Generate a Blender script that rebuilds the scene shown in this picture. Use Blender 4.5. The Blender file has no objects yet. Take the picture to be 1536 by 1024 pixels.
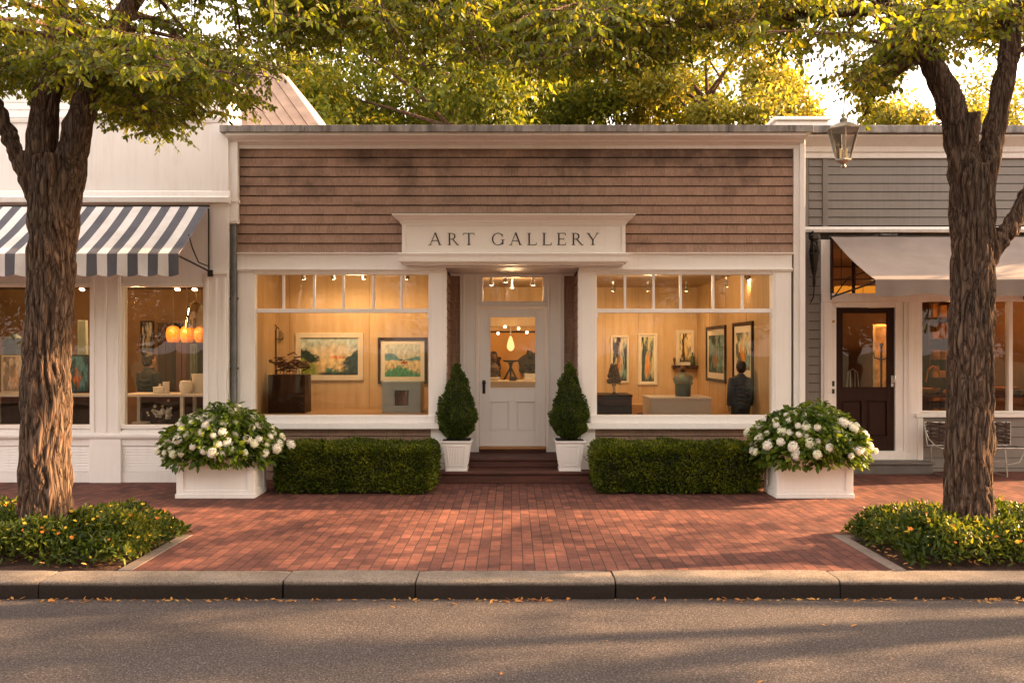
import bpy, bmesh, math, random
import numpy as np
from mathutils import Vector, Matrix, noise
random.seed(7)
RNG = np.random.default_rng(11)
sc = bpy.context.scene
COL = sc.collection
R = math.radians
F = 1250.0; CAMY = -12.0; CAMZ = 1.875
def X(px, y): return (px - 768) / F * (y - CAMY)
def Z(py, y): return CAMZ - (py - 525) / F * (y - CAMY)

# ------------------------------------------------------------------ helpers
W = {}                                     # world location of every parent
def tag(o, label=None, cat=None, group=None, kind=None):
    if label: o['label'] = label
    if cat: o['category'] = cat
    if group: o['group'] = group
    if kind: o['kind'] = kind
    return o
def thing(name, label, cat, loc=(0, 0, 0), group=None):
    o = bpy.data.objects.new(name, None); COL.objects.link(o)
    o.location = loc; o.empty_display_size = .2
    W[o.name] = Vector(loc)
    return tag(o, label, cat, group)
def link(name, me, mat, parent=None):
    o = bpy.data.objects.new(name, me); COL.objects.link(o)
    if mat: me.materials.append(mat)
    if parent:
        o.parent = parent; W[o.name] = W[parent.name]
    else:
        W[o.name] = Vector((0, 0, 0))
    return o
def copy_tree(o, parent=None):
    c = o.copy(); COL.objects.link(c)
    if parent: c.parent = parent
    for ch in list(o.children): copy_tree(ch, c)
    return c

class MB:
    def __init__(s): s.v = []; s.f = []
    def add(s, vs, fs):
        n = len(s.v); s.v += [tuple(p) for p in vs]; s.f += [tuple(i + n for i in f) for f in fs]; return s
    def box(s, x0, x1, y0, y1, z0, z1):
        return s.add([(x0,y0,z0),(x1,y0,z0),(x1,y1,z0),(x0,y1,z0),(x0,y0,z1),(x1,y0,z1),(x1,y1,z1),(x0,y1,z1)],
                     [(0,3,2,1),(4,5,6,7),(0,1,5,4),(1,2,6,5),(2,3,7,6),(3,0,4,7)])
    def prism(s, pts, axis, a, b):
        n = len(pts)
        def m(p, t): return {'x': (t, p[0], p[1]), 'y': (p[0], t, p[1]), 'z': (p[0], p[1], t)}[axis]
        vs = [m(p, a) for p in pts] + [m(p, b) for p in pts]
        fs = [tuple(range(n)), tuple(range(2*n-1, n-1, -1))] + [(i, (i+1) % n, n+(i+1) % n, n+i) for i in range(n)]
        return s.add(vs, fs)
    def tube(s, pts, rad, n=8, caps=True):
        pts = [Vector(p) for p in pts]
        if not hasattr(rad, '__len__'): rad = [rad]*len(pts)
        vs = []; up = None
        for i, p in enumerate(pts):
            d = (pts[min(i+1, len(pts)-1)] - pts[max(i-1, 0)]).normalized()
            if up is None:
                up = Vector((0, 1, 0)) if abs(d.y) < .8 else Vector((1, 0, 0))
            a = up.cross(d).normalized(); up = d.cross(a).normalized(); b = up
            for k in range(n):
                t = 2*math.pi*k/n
                vs.append(p + a*(math.cos(t)*rad[i]) + b*(math.sin(t)*rad[i]))
        fs = []
        for i in range(len(pts)-1):
            for k in range(n):
                fs.append((i*n+k, i*n+(k+1) % n, (i+1)*n+(k+1) % n, (i+1)*n+k))
        if caps:
            fs.append(tuple(range(n-1, -1, -1))); m = (len(pts)-1)*n; fs.append(tuple(range(m, m+n)))
        return s.add(vs, fs)
    def lathe(s, cx, cy, prof, n=16, sq=False, rot=0):
        vs = []; fs = []
        for r, z in prof:
            for k in range(n):
                t = 2*math.pi*k/n + rot
                vs.append((cx+math.cos(t)*r, cy+math.sin(t)*r, z))
        for i in range(len(prof)-1):
            for k in range(n):
                fs.append((i*n+k, i*n+(k+1) % n, (i+1)*n+(k+1) % n, (i+1)*n+k))
        fs.append(tuple(range(n-1, -1, -1))); m = (len(prof)-1)*n; fs.append(tuple(range(m, m+n)))
        return s.add(vs, fs)
    def blob(s, c, r, sub=2, amp=.15, sc_=3.0, squash=(1, 1, 1)):
        bm = bmesh.new(); bmesh.ops.create_icosphere(bm, subdivisions=sub, radius=1)
        vs = []
        for v in bm.verts:
            k = 1 + amp*noise.noise(Vector(v.co)*sc_ + Vector(c)*7)
            vs.append((c[0]+v.co.x*r*k*squash[0], c[1]+v.co.y*r*k*squash[1], c[2]+v.co.z*r*k*squash[2]))
        fs = [tuple(v.index for v in f.verts) for f in bm.faces]; bm.free()
        return s.add(vs, fs)
    def build(s, name, mat, parent=None, bevel=0, smooth=False, recalc=True, seg=2):
        off = W[parent.name] if parent else Vector((0, 0, 0))
        me = bpy.data.meshes.new(name)
        me.from_pydata([(x-off.x, y-off.y, z-off.z) for x, y, z in s.v], [], s.f)
        if recalc:
            bm = bmesh.new(); bm.from_mesh(me); bmesh.ops.recalc_face_normals(bm, faces=bm.faces); bm.to_mesh(me); bm.free()
        if smooth:
            me.shade_smooth()
            me.set_sharp_from_angle(angle=R(40 if smooth is True else smooth))
        o = link(name, me, mat, parent)
        if bevel:
            b = o.modifiers.new('bevel', 'BEVEL'); b.width = bevel; b.segments = seg; b.limit_method = 'ANGLE'; b.angle_limit = R(35)
            b.harden_normals = False
        return o

# ------------------------------------------------------------------ materials
def nt(name):
    m = bpy.data.materials.new(name); m.use_nodes = True
    t = m.node_tree; t.nodes.clear()
    out = t.nodes.new('ShaderNodeOutputMaterial')
    return m, t, out
def N(t, typ, **kw):
    n = t.nodes.new(typ)
    for k, v in kw.items():
        if k.startswith('_'): setattr(n, k[1:], v)
        else: n.inputs[k.replace('__', ' ')].default_value = v
    return n
def ramp(t, stops):
    n = t.nodes.new('ShaderNodeValToRGB'); e = n.color_ramp.elements
    while len(e) < len(stops): e.new(.5)
    for i, (p, c) in enumerate(stops):
        e[i].position = p; e[i].color = (c[0], c[1], c[2], 1) if hasattr(c, '__len__') else (c, c, c, 1)
    return n
def mixc(t, fac, a, b, mode='MIX'):
    n = t.nodes.new('ShaderNodeMix'); n.data_type = 'RGBA'; n.blend_type = mode
    for sock, val in ((0, fac), (6, a), (7, b)):
        if isinstance(val, bpy.types.NodeSocket): t.links.new(val, n.inputs[sock])
        elif sock == 0: n.inputs[0].default_value = val
        else: n.inputs[sock].default_value = (val[0], val[1], val[2], 1)
    return n.outputs[2]
def coords(t, stretch=(1, 1, 1), kind='Object'):
    tc = t.nodes.new('ShaderNodeTexCoord'); mp = t.nodes.new('ShaderNodeMapping')
    t.links.new(tc.outputs[kind], mp.inputs[0]); mp.inputs['Scale'].default_value = stretch
    return mp.outputs[0]
def tex(t, vec, scale, detail=4, rough=.55, typ='ShaderNodeTexNoise'):
    n = t.nodes.new(typ); n.inputs['Scale'].default_value = scale
    if typ == 'ShaderNodeTexNoise':
        n.inputs['Detail'].default_value = detail; n.inputs['Roughness'].default_value = rough
    t.links.new(vec, n.inputs['Vector'])
    return n.outputs[0]
def finish(t, out, col, rough=.6, metal=0, spec=.5, bump=None, bstr=.3, bdist=.01, **kw):
    p = t.nodes.new('ShaderNodeBsdfPrincipled')
    if isinstance(col, bpy.types.NodeSocket): t.links.new(col, p.inputs['Base Color'])
    else: p.inputs['Base Color'].default_value = (*col, 1)
    if isinstance(rough, bpy.types.NodeSocket): t.links.new(rough, p.inputs['Roughness'])
    else: p.inputs['Roughness'].default_value = rough
    p.inputs['Metallic'].default_value = metal; p.inputs['Specular IOR Level'].default_value = spec
    if bump is not None:
        b = t.nodes.new('ShaderNodeBump'); b.inputs['Strength'].default_value = bstr; b.inputs['Distance'].default_value = bdist
        t.links.new(bump, b.inputs['Height']); t.links.new(b.outputs[0], p.inputs['Normal'])
    t.links.new(p.outputs[0], out.inputs[0])
    return p
def M(name, c1, c2=None, scale=4, rough=.6, bump=0, bscale=60, stretch=(1, 1, 1), metal=0, spec=.5, bdist=.004, lo=.35, hi=.65):
    m, t, out = nt(name)
    v = coords(t, stretch)
    c2 = c2 or tuple(x*.82 for x in c1)
    n = tex(t, v, scale, 6, .6)
    r = ramp(t, [(lo, c1), (hi, c2)]); t.links.new(n, r.inputs[0])
    bp = tex(t, v, bscale, 4, .6) if bump else None
    finish(t, out, r.outputs[0], rough, metal, spec, bp, bump, bdist)
    return m
def paint(name, c, dirt=(.45, .38, .3), amount=.35, rough=.42):
    """aged exterior paint: faint brush marks, streaky dirt, slight blotches"""
    m, t, out = nt(name)
    v = coords(t); vs = coords(t, (9, 9, .7))
    big = tex(t, v, 1.3, 5, .6); st = tex(t, vs, 2.2, 5, .65); fine = tex(t, v, 45, 3, .7)
    mu = N(t, 'ShaderNodeMath', _operation='MULTIPLY'); t.links.new(big, mu.inputs[0]); t.links.new(st, mu.inputs[1])
    r = ramp(t, [(.22, 0.0), (.42, 1.0)]); t.links.new(mu.outputs[0], r.inputs[0])
    f = N(t, 'ShaderNodeMath', _operation='MULTIPLY'); t.links.new(r.outputs[0], f.inputs[0]); f.inputs[1].default_value = amount
    spk = ramp(t, [(.68, 0.0), (.74, 1.0)]); t.links.new(fine, spk.inputs[0])
    c_ = mixc(t, f.outputs[0], c, tuple(a*b*1.35 for a, b in zip(c, dirt)))
    k = N(t, 'ShaderNodeMath', _operation='MULTIPLY'); t.links.new(spk.outputs[0], k.inputs[0]); k.inputs[1].default_value = amount*.35
    c_ = mixc(t, k.outputs[0], c_, tuple(a*.55 for a in c))
    b = tex(t, coords(t, (1, 1, 1)), 26, 4, .7)
    finish(t, out, c_, rough, 0, .45, b, .12, .004)
    return m
def leafmat(name, stops, trans=.45, rough=.45, nscale=.8, tmul=1.4):
    m, t, out = nt(name)
    g = t.nodes.new('ShaderNodeNewGeometry')
    n = tex(t, coords(t), nscale, 3, .5)
    a = N(t, 'ShaderNodeMath', _operation='MULTIPLY'); t.links.new(g.outputs['Random Per Island'], a.inputs[0]); a.inputs[1].default_value = .6
    b = N(t, 'ShaderNodeMath', _operation='MULTIPLY_ADD'); t.links.new(n, b.inputs[0]); b.inputs[1].default_value = 1.1; b.inputs[2].default_value = -.35
    s = N(t, 'ShaderNodeMath', _operation='ADD'); t.links.new(a.outputs[0], s.inputs[0]); t.links.new(b.outputs[0], s.inputs[1])
    r = ramp(t, stops); t.links.new(s.outputs[0], r.inputs[0])
    p = t.nodes.new('ShaderNodeBsdfPrincipled'); t.links.new(r.outputs[0], p.inputs['Base Color'])
    p.inputs['Roughness'].default_value = rough; p.inputs['Specular IOR Level'].default_value = .22
    tr = t.nodes.new('ShaderNodeBsdfTranslucent')
    gm = mixc(t, 1.0, r.outputs[0], (tmul*1.25, tmul*1.05, tmul*.55), 'MULTIPLY'); t.links.new(gm, tr.inputs[0])
    mx = t.nodes.new('ShaderNodeMixShader'); mx.inputs[0].default_value = trans
    t.links.new(p.outputs[0], mx.inputs[1]); t.links.new(tr.outputs[0], mx.inputs[2]); t.links.new(mx.outputs[0], out.inputs[0])
    return m
def emit(name, c, s):
    m, t, out = nt(name); e = N(t, 'ShaderNodeEmission', Strength=s); e.inputs[0].default_value = (*c, 1)
    t.links.new(e.outputs[0], out.inputs[0]); return m
def glassmat(name, tint=(.94, .95, .93), boost=1.0):
    m, t, out = nt(name)
    tr = t.nodes.new('ShaderNodeBsdfTransparent'); tr.inputs[0].default_value = (*tint, 1)
    gl = t.nodes.new('ShaderNodeBsdfGlossy'); gl.inputs['Roughness'].default_value = .0
    fr = t.nodes.new('ShaderNodeFresnel'); fr.inputs[0].default_value = 1.45
    mu = N(t, 'ShaderNodeMath', _operation='MULTIPLY'); t.links.new(fr.outputs[0], mu.inputs[0]); mu.inputs[1].default_value = boost
    bp = t.nodes.new('ShaderNodeBump'); bp.inputs['Strength'].default_value = .12; bp.inputs['Distance'].default_value = .02
    t.links.new(tex(t, coords(t), 2.2, 1, .4), bp.inputs['Height']); t.links.new(bp.outputs[0], gl.inputs['Normal'])
    mx = t.nodes.new('ShaderNodeMixShader'); t.links.new(mu.outputs[0], mx.inputs[0])
    t.links.new(tr.outputs[0], mx.inputs[1]); t.links.new(gl.outputs[0], mx.inputs[2]); t.links.new(mx.outputs[0], out.inputs[0])
    return m

WHITE = paint('white_paint', (.84, .815, .79), amount=.13)
WHITE2 = paint('white_paint_aged', (.80, .775, .755), amount=.22)
SIGNW = paint('sign_paint', (.84, .81, .78), amount=.10)
GREYP = paint('grey_paint', (.30, .29, .275), amount=.4)
def shingle_mat(name, base, dark, stain=True):
    m, t, out = nt(name)
    g = t.nodes.new('ShaderNodeNewGeometry')
    grain = tex(t, coords(t, (60, 60, 2.2)), 1.6, 6, .7)
    big = tex(t, coords(t, (1, 1, 2.0)), .9, 5, .6)
    streak = tex(t, coords(t, (2.2, 2.2, 1.6)), 1.5, 6, .7)
    r = ramp(t, [(0, tuple(x*.62 for x in base)), (.5, base), (1, tuple(min(1, x*1.28) for x in base))])
    a = N(t, 'ShaderNodeMath', _operation='MULTIPLY'); a.inputs[1].default_value = .27; t.links.new(g.outputs['Random Per Island'], a.inputs[0])
    b = N(t, 'ShaderNodeMath', _operation='MULTIPLY_ADD'); t.links.new(grain, b.inputs[0]); b.inputs[1].default_value = 1.9; t.links.new(a.outputs[0], b.inputs[2])
    c = N(t, 'ShaderNodeMath', _operation='SUBTRACT'); t.links.new(b.outputs[0], c.inputs[0]); c.inputs[1].default_value = .58
    t.links.new(c.outputs[0], r.inputs[0])
    col = r.outputs[0]
    if stain:
        # dark mildew streaks, heavier near the eaves where rain runs off
        sep = t.nodes.new('ShaderNodeSeparateXYZ'); tc = t.nodes.new('ShaderNodeTexCoord'); t.links.new(tc.outputs['Object'], sep.inputs[0])
        mr = N(t, 'ShaderNodeMapRange'); t.links.new(sep.outputs[2], mr.inputs[0])
        mr.inputs[1].default_value = 3.9; mr.inputs[2].default_value = 4.75; mr.inputs[3].default_value = -.04; mr.inputs[4].default_value = .34
        s1 = N(t, 'ShaderNodeMath', _operation='ADD'); t.links.new(streak, s1.inputs[0]); t.links.new(mr.outputs[0], s1.inputs[1])
        s2 = N(t, 'ShaderNodeMath', _operation='MULTIPLY'); t.links.new(s1.outputs[0], s2.inputs[0]); t.links.new(big, s2.inputs[1])
        rr = ramp(t, [(.27, 0.0), (.52, .8)]); t.links.new(s2.outputs[0], rr.inputs[0])
        col = mixc(t, rr.outputs[0], col, dark)
    finish(t, out, col, .9, 0, .05, grain, .5, .004)
    return m
SHINGLE = shingle_mat('cedar_shingle', (.33, .215, .163), (.085, .06, .05))
CLAP = paint('grey_clapboard', (.205, .185, .168), amount=.35)
COPING = M('weathered_lead', (.30, .28, .26), (.10, .09, .085), 3, .7, .3, 30, (3, 3, .7))
METAL_DK = M('dark_iron', (.03, .028, .026), (.05, .04, .03), 10, .5, .2, 80, metal=.3, spec=.2)
METAL_GR = M('zinc_pipe', (.16, .16, .16), (.10, .10, .10), 5, .5, .2, 60, metal=.5)
METAL_LT = M('galvanised_steel', (.55, .53, .5), (.35, .33, .3), 12, .35, .1, 80, metal=.9)
BRASS = M('brass', (.55, .38, .18), (.35, .22, .1), 9, .3, 0, metal=1)
BROWNDOOR = M('brown_door_paint', (.034, .013, .008), (.024, .010, .007), 5, .5, .15, 30, (6, 6, .6), spec=.15)
STEP = M('painted_step_boards', (.12, .047, .034), (.065, .032, .026), 5, .55, .35, 25, (.6, 6, 6), spec=.15)
STEPG = M('grey_step', (.13, .115, .105), (.09, .08, .075), 5, .6, .3, 25)
PLY = None
def wood(name, c1, c2, rough=.5, axis='z', sc_=1.2, spec=.35, seam=0):
    m, t, out = nt(name)
    st = {'z': (7, 7, .5), 'x': (.5, 7, 7), 'y': (7, .5, 7)}[axis]
    n = tex(t, coords(t, st), sc_, 6, .62); n2 = tex(t, coords(t, tuple(x*7 for x in st)), sc_, 3, .6)
    a = N(t, 'ShaderNodeMath', _operation='MULTIPLY_ADD'); t.links.new(n2, a.inputs[0]); a.inputs[1].default_value = .35; t.links.new(n, a.inputs[2])
    r = ramp(t, [(.5, c1), (.85, c2)]); t.links.new(a.outputs[0], r.inputs[0])
    finish(t, out, r.outputs[0], rough, 0, spec, n2, .08, .003)
    return m
PLY = wood('birch_ply_panel', (.60, .41, .23), (.47, .30, .15))
OAK = wood('oak_floor', (.50, .30, .15), (.34, .19, .09), .35, 'x')
DARKWOOD = wood('dark_walnut', (.06, .027, .017), (.03, .015, .010), .45, spec=.15)
RUST = M('rusty_driftwood', (.17, .07, .035), (.06, .03, .02), 30, .7, .6, 60)
PLINTH = paint('plinth_paint', (.62, .58, .52), amount=.1)
PLINTHG = paint('grey_cabinet', (.36, .40, .39), amount=.15)
CREAMF = M('cream_frame', (.70, .60, .46), (.62, .52, .40), 6, .4)
MATB = M('picture_mount', (.76, .68, .55), (.72, .64, .52), 8, .8)
CEIL = M('plaster_ceiling', (.42, .30, .19), (.36, .25, .16), 3, .8)
GLASS = glassmat('window_glass', (.95, .955, .94), .6)
EMW = emit('warm_lamp', (1, .72, .38), 14)

# ------------------------------------------------------------------ leaf meshes (numpy)
def unit(a): return a / np.maximum(np.linalg.norm(a, axis=1, keepdims=True), 1e-9)
def leaf_mesh(name, P, D, Nn, L, Wd, mat, parent, fold=.22, curl=.12, simple=False):
    P = np.asarray(P, float); n = len(P); D = unit(np.asarray(D, float)); Nn = np.asarray(Nn, float)
    S = unit(np.cross(D, Nn)); Nn = np.cross(S, D)
    L = np.broadcast_to(L, n)[:, None]; Wd = np.broadcast_to(Wd, n)[:, None]
    off = W[parent.name] if parent else Vector((0, 0, 0)); P = P - np.array(off)
    if simple:
        V = np.stack([P, P+D*L*.45+S*Wd*.5+Nn*Wd*fold, P+D*L-Nn*L*curl, P+D*L*.45-S*Wd*.5+Nn*Wd*fold], 1).reshape(-1, 3)
        idx = (np.arange(n)[:, None]*4 + np.array([0, 1, 2, 0, 2, 3])).ravel(); k = 3; nf = n*2; nv = 4
    else:
        V = np.stack([P, P+D*L*.28+S*Wd*.44+Nn*Wd*fold, P+D*L*.66+S*Wd*.36+Nn*(Wd*fold*.9-L*curl*.4), P+D*L-Nn*L*curl,
                      P+D*L*.66-S*Wd*.36+Nn*(Wd*fold*.9-L*curl*.4), P+D*L*.28-S*Wd*.44+Nn*Wd*fold], 1).reshape(-1, 3)
        idx = (np.arange(n)[:, None]*6 + np.array([0, 1, 2, 3, 0, 3, 4, 5])).ravel(); k = 4; nf = n*2; nv = 6
    me = bpy.data.meshes.new(name)
    me.vertices.add(len(V)); me.vertices.foreach_set('co', V.ravel().astype(np.float32))
    me.loops.add(len(idx)); me.loops.foreach_set('vertex_index', idx.astype(np.int32))
    me.polygons.add(nf); me.polygons.foreach_set('loop_start', (np.arange(nf)*k).astype(np.int32))
    me.polygons.foreach_set('loop_total', np.full(nf, k, np.int32))
    me.update(calc_edges=True)
    return link(name, me, mat, parent)
def rdir(n): return unit(RNG.normal(size=(n, 3)))
# ================================================================== SETTING
def brick_mat():
    m, t, out = nt('brick_paving')
    tc = t.nodes.new('ShaderNodeTexCoord'); mp = t.nodes.new('ShaderNodeMapping'); t.links.new(tc.outputs['Object'], mp.inputs[0])
    mp.inputs['Rotation'].default_value = (0, 0, R(90))
    wob = tex(t, coords(t), 2.5, 2); 
    va = N(t, 'ShaderNodeVectorMath', _operation='SCALE'); va.inputs['Scale'].default_value = .012
    nz = t.nodes.new('ShaderNodeTexNoise'); nz.inputs['Scale'].default_value = 2.2; t.links.new(mp.outputs[0], nz.inputs['Vector'])
    t.links.new(nz.outputs['Color'], va.inputs[0])
    vb = N(t, 'ShaderNodeVectorMath', _operation='ADD'); t.links.new(mp.outputs[0], vb.inputs[0]); t.links.new(va.outputs[0], vb.inputs[1])
    b = t.nodes.new('ShaderNodeTexBrick'); t.links.new(vb.outputs[0], b.inputs['Vector'])
    b.inputs['Scale'].default_value = 1; b.inputs['Brick Width'].default_value = .205; b.inputs['Row Height'].default_value = .1015
    b.inputs['Mortar Size'].default_value = .0055; b.inputs['Mortar Smooth'].default_value = .25; b.inputs['Bias'].default_value = -.1
    b.inputs['Color1'].default_value = (.185, .080, .062, 1); b.inputs['Color2'].default_value = (.088, .041, .038, 1)
    b.inputs['Mortar'].default_value = (.05, .035, .03, 1)
    big = tex(t, coords(t), .55, 5, .6); r1 = ramp(t, [(.35, (1.12, 1.05, 1.0)), (.68, (.66, .62, .62))]); t.links.new(big, r1.inputs[0])
    c = mixc(t, 1.0, b.outputs[0], r1.outputs[0], 'MULTIPLY')
    med = tex(t, coords(t), 6, 5, .7); r2 = ramp(t, [(.3, (1.3, 1.25, 1.2)), (.7, (.66, .66, .68))]); t.links.new(med, r2.inputs[0])
    c = mixc(t, 1.0, c, r2.outputs[0], 'MULTIPLY')
    fine = tex(t, coords(t), 120, 3, .7); r3 = ramp(t, [(.35, (1.12, 1.12, 1.12)), (.65, (.86, .86, .86))]); t.links.new(fine, r3.inputs[0])
    c = mixc(t, 1.0, c, r3.outputs[0], 'MULTIPLY')
    inv = N(t, 'ShaderNodeMath', _operation='SUBTRACT'); inv.inputs[0].default_value = 1; t.links.new(b.outputs['Fac'], inv.inputs[1])
    hh = N(t, 'ShaderNodeMath', _operation='MULTIPLY_ADD'); t.links.new(fine, hh.inputs[0]); hh.inputs[1].default_value = .22; t.links.new(inv.outputs[0], hh.inputs[2])
    bwn = N(t, 'ShaderNodeMath', _operation='MULTIPLY_ADD'); t.links.new(b.outputs['Color'], bwn.inputs[0]); bwn.inputs[1].default_value = 1.6; t.links.new(hh.outputs[0], bwn.inputs[2])
    finish(t, out, c, .78, 0, .15, bwn.outputs[0], .55, .006)
    return m
BRICK = brick_mat()
def asphalt_mat():
    m, t, out = nt('asphalt')
    v = coords(t)
    g = tex(t, v, 72, 4, .85); g2 = tex(t, v, 30, 4, .7); big = tex(t, coords(t, (.5, 1.6, 1)), .9, 5, .6)
    r = ramp(t, [(.34, (.018, .0155, .015)), (.48, (.057, .050, .048)), (.58, (.090, .079, .076)), (.70, (.32, .285, .27))]); t.links.new(g, r.inputs[0])
    r2 = ramp(t, [(.3, (1.2, 1.15, 1.12)), (.7, (.78, .77, .78))]); t.links.new(big, r2.inputs[0])
    c = mixc(t, 1.0, r.outputs[0], r2.outputs[0], 'MULTIPLY')
    # crack-like tar lines
    vo = t.nodes.new('ShaderNodeTexVoronoi'); vo.feature = 'DISTANCE_TO_EDGE'; vo.inputs['Scale'].default_value = .55
    nz = t.nodes.new('ShaderNodeTexNoise'); nz.inputs['Scale'].default_value = 2.5; nz.inputs['Detail'].default_value = 6; t.links.new(v, nz.inputs['Vector'])
    mv = N(t, 'ShaderNodeVectorMath', _operation='ADD'); t.links.new(v, mv.inputs[0])
    sv = N(t, 'ShaderNodeVectorMath', _operation='SCALE'); sv.inputs['Scale'].default_value = .7; t.links.new(nz.outputs['Color'], sv.inputs[0]); t.links.new(sv.outputs[0], mv.inputs[1])
    t.links.new(mv.outputs[0], vo.inputs['Vector'])
    rc = ramp(t, [(.0, .0), (.006, .0)]); rc.color_ramp.elements[0].color = (.5, .5, .5, 1); t.links.new(vo.outputs[0], rc.inputs[0])
    c = mixc(t, rc.outputs[0], c, (.05, .045, .04))
    hs = N(t, 'ShaderNodeMath', _operation='ADD'); t.links.new(g, hs.inputs[0]); t.links.new(g2, hs.inputs[1])
    finish(t, out, c, .85, 0, .15, hs.outputs[0], .9, .012)
    return m
ASPH = asphalt_mat()
GROUND = M('garden_soil', (.09, .10, .04), (.06, .07, .03), 1.5, .9, .3, 20)
EDGE = M('concrete_edging', (.19, .145, .115), (.12, .095, .08), 6, .8, .5, 70)
def kerb_mat():
    m, t, out = nt('granite_kerb'); v = coords(t)
    a = tex(t, v, 70, 4, .75); big = tex(t, coords(t, (1, 1, 4)), 2.2, 6, .65)
    r = ramp(t, [(.3, (.10, .083, .068)), (.5, (.21, .175, .145)), (.72, (.36, .305, .255))]); t.links.new(a, r.inputs[0])
    r2 = ramp(t, [(.38, 1.0), (.66, .62)]); t.links.new(big, r2.inputs[0])
    c = mixc(t, 1.0, r.outputs[0], r2.outputs[0], 'MULTIPLY')
    # road grime, with the front face's shade painted into the same dark ramp
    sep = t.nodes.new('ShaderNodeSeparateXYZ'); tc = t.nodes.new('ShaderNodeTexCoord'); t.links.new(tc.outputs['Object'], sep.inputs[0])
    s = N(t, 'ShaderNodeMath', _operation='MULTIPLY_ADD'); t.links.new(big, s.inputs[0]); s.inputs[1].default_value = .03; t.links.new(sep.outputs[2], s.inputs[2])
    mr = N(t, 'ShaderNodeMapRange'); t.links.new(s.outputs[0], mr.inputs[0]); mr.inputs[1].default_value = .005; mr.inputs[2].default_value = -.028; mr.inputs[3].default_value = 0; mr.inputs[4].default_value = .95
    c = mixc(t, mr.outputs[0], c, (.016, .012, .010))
    finish(t, out, c, .9, 0, .06, a, 1.0, .010)
    return m
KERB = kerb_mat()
MULCH = M('bark_mulch', (.085, .035, .02), (.03, .015, .01), 45, .95, 1.0, 70, bdist=.02)

def st(mb, name, mat, **k): return tag(mb.build(name, mat, **k), kind='structure')
st(MB().box(-400, 400, -400, 400, -.6, -.22), 'ground', GROUND)
st(MB().box(-90, 90, -17.5, -5.2, -.21, -.15), 'road', ASPH)
# pavement sheet, cut round the two tree pits
PXL, PXR, PYB = -3.24, 3.24, -3.54           # inner side and back of pits
PW = 2.7
sw = MB()
sw.box(-90, 90, PYB, 1.25, -.2, 0)
sw.box(PXL, PXR, -4.9, PYB, -.2, 0)
for s_ in (-1, 1):
    a, b = sorted((s_*(3.24+PW), s_*90)); sw.box(a, b, -4.9, PYB, -.2, 0)
st(sw, 'pavement', BRICK)
# far pavement
st(MB().box(-90, 90, -24, -17.5, -.2, 0), 'pavement', BRICK)
ed = MB()
for s_ in (-1, 1):
    a, b = sorted((s_*3.24, s_*3.36)); ed.box(a, b, -4.9, PYB, -.19, .006)
    a, b = sorted((s_*3.36, s_*(3.24+PW))); ed.box(a, b, PYB-.12, PYB, -.19, .006)
st(ed, 'pit_edging', EDGE, bevel=.004)
# kerb stones
kb = MB(); js = [-60, -30, -14, -9.3, -6.2, -3.86, -1.87, -.786, .845, 2.68, 4.9, 7.4, 9.9, 13, 30, 60]
for a, b in zip(js[:-1], js[1:]):
    L = b-a; n = max(2, int(L/.11)) if L < 4 else 12
    pr = [(-4.9, -.2), (-4.9, 0), (-5.15, .0), (-5.187, -.006), (-5.203, -.022), (-5.209, -.06), (-5.21, -.2)]
    vs = []; fs = []; ky = random.uniform(-.008, .008); kz = random.uniform(-.003, .004)
    xs = np.linspace(a+.006, b-.006, n+1)
    for i, x in enumerate(xs):
        e = 1 if i in (0, n) else 0
        for j, (y, z) in enumerate(pr):
            q = .011 if 1 < j < 6 else 0
            w1 = noise.noise(Vector((x*5, j*.7, 0)))*q; w2 = noise.noise(Vector((x*6, j*.9, 5)))*q
            vs.append((x + (noise.noise(Vector((a, j, 3)))*.012 if e else 0), y+w1+(ky if j > 1 else 0)+e*(.009 if j > 1 else 0), z+w2+(kz if j else 0)-e*(.006 if 0 < j < 5 else 0)))
    m_ = len(pr)
    for i in range(n):
        for j in range(m_): fs.append((i*m_+j, i*m_+(j+1) % m_, (i+1)*m_+(j+1) % m_, (i+1)*m_+j))
    fs += [tuple(range(m_)), tuple(range(n*m_, n*m_+m_))]
    kb.add(vs, fs)
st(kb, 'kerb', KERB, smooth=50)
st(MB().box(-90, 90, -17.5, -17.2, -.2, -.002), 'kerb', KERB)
ml = MB()
for s_ in (-1, 1):
    a, b = sorted((s_*3.36, s_*(3.24+PW))); nx, ny = 26, 14
    vs = [(a+(b-a)*i/nx, -4.9+(PYB-.12+4.9)*j/ny, -.03+.03*noise.noise(Vector((i*.7, j*.7, s_)))+.05*math.sin(math.pi*i/nx)*math.sin(math.pi*j/ny)) for i in range(nx+1) for j in range(ny+1)]
    fs = [(i*(ny+1)+j, (i+1)*(ny+1)+j, (i+1)*(ny+1)+j+1, i*(ny+1)+j+1) for i in range(nx) for j in range(ny)]
    ml.add(vs, fs)
tag(ml.build('mulch', MULCH, recalc=False), 'dark bark mulch filling the tree pits', 'mulch', kind='stuff')

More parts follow.
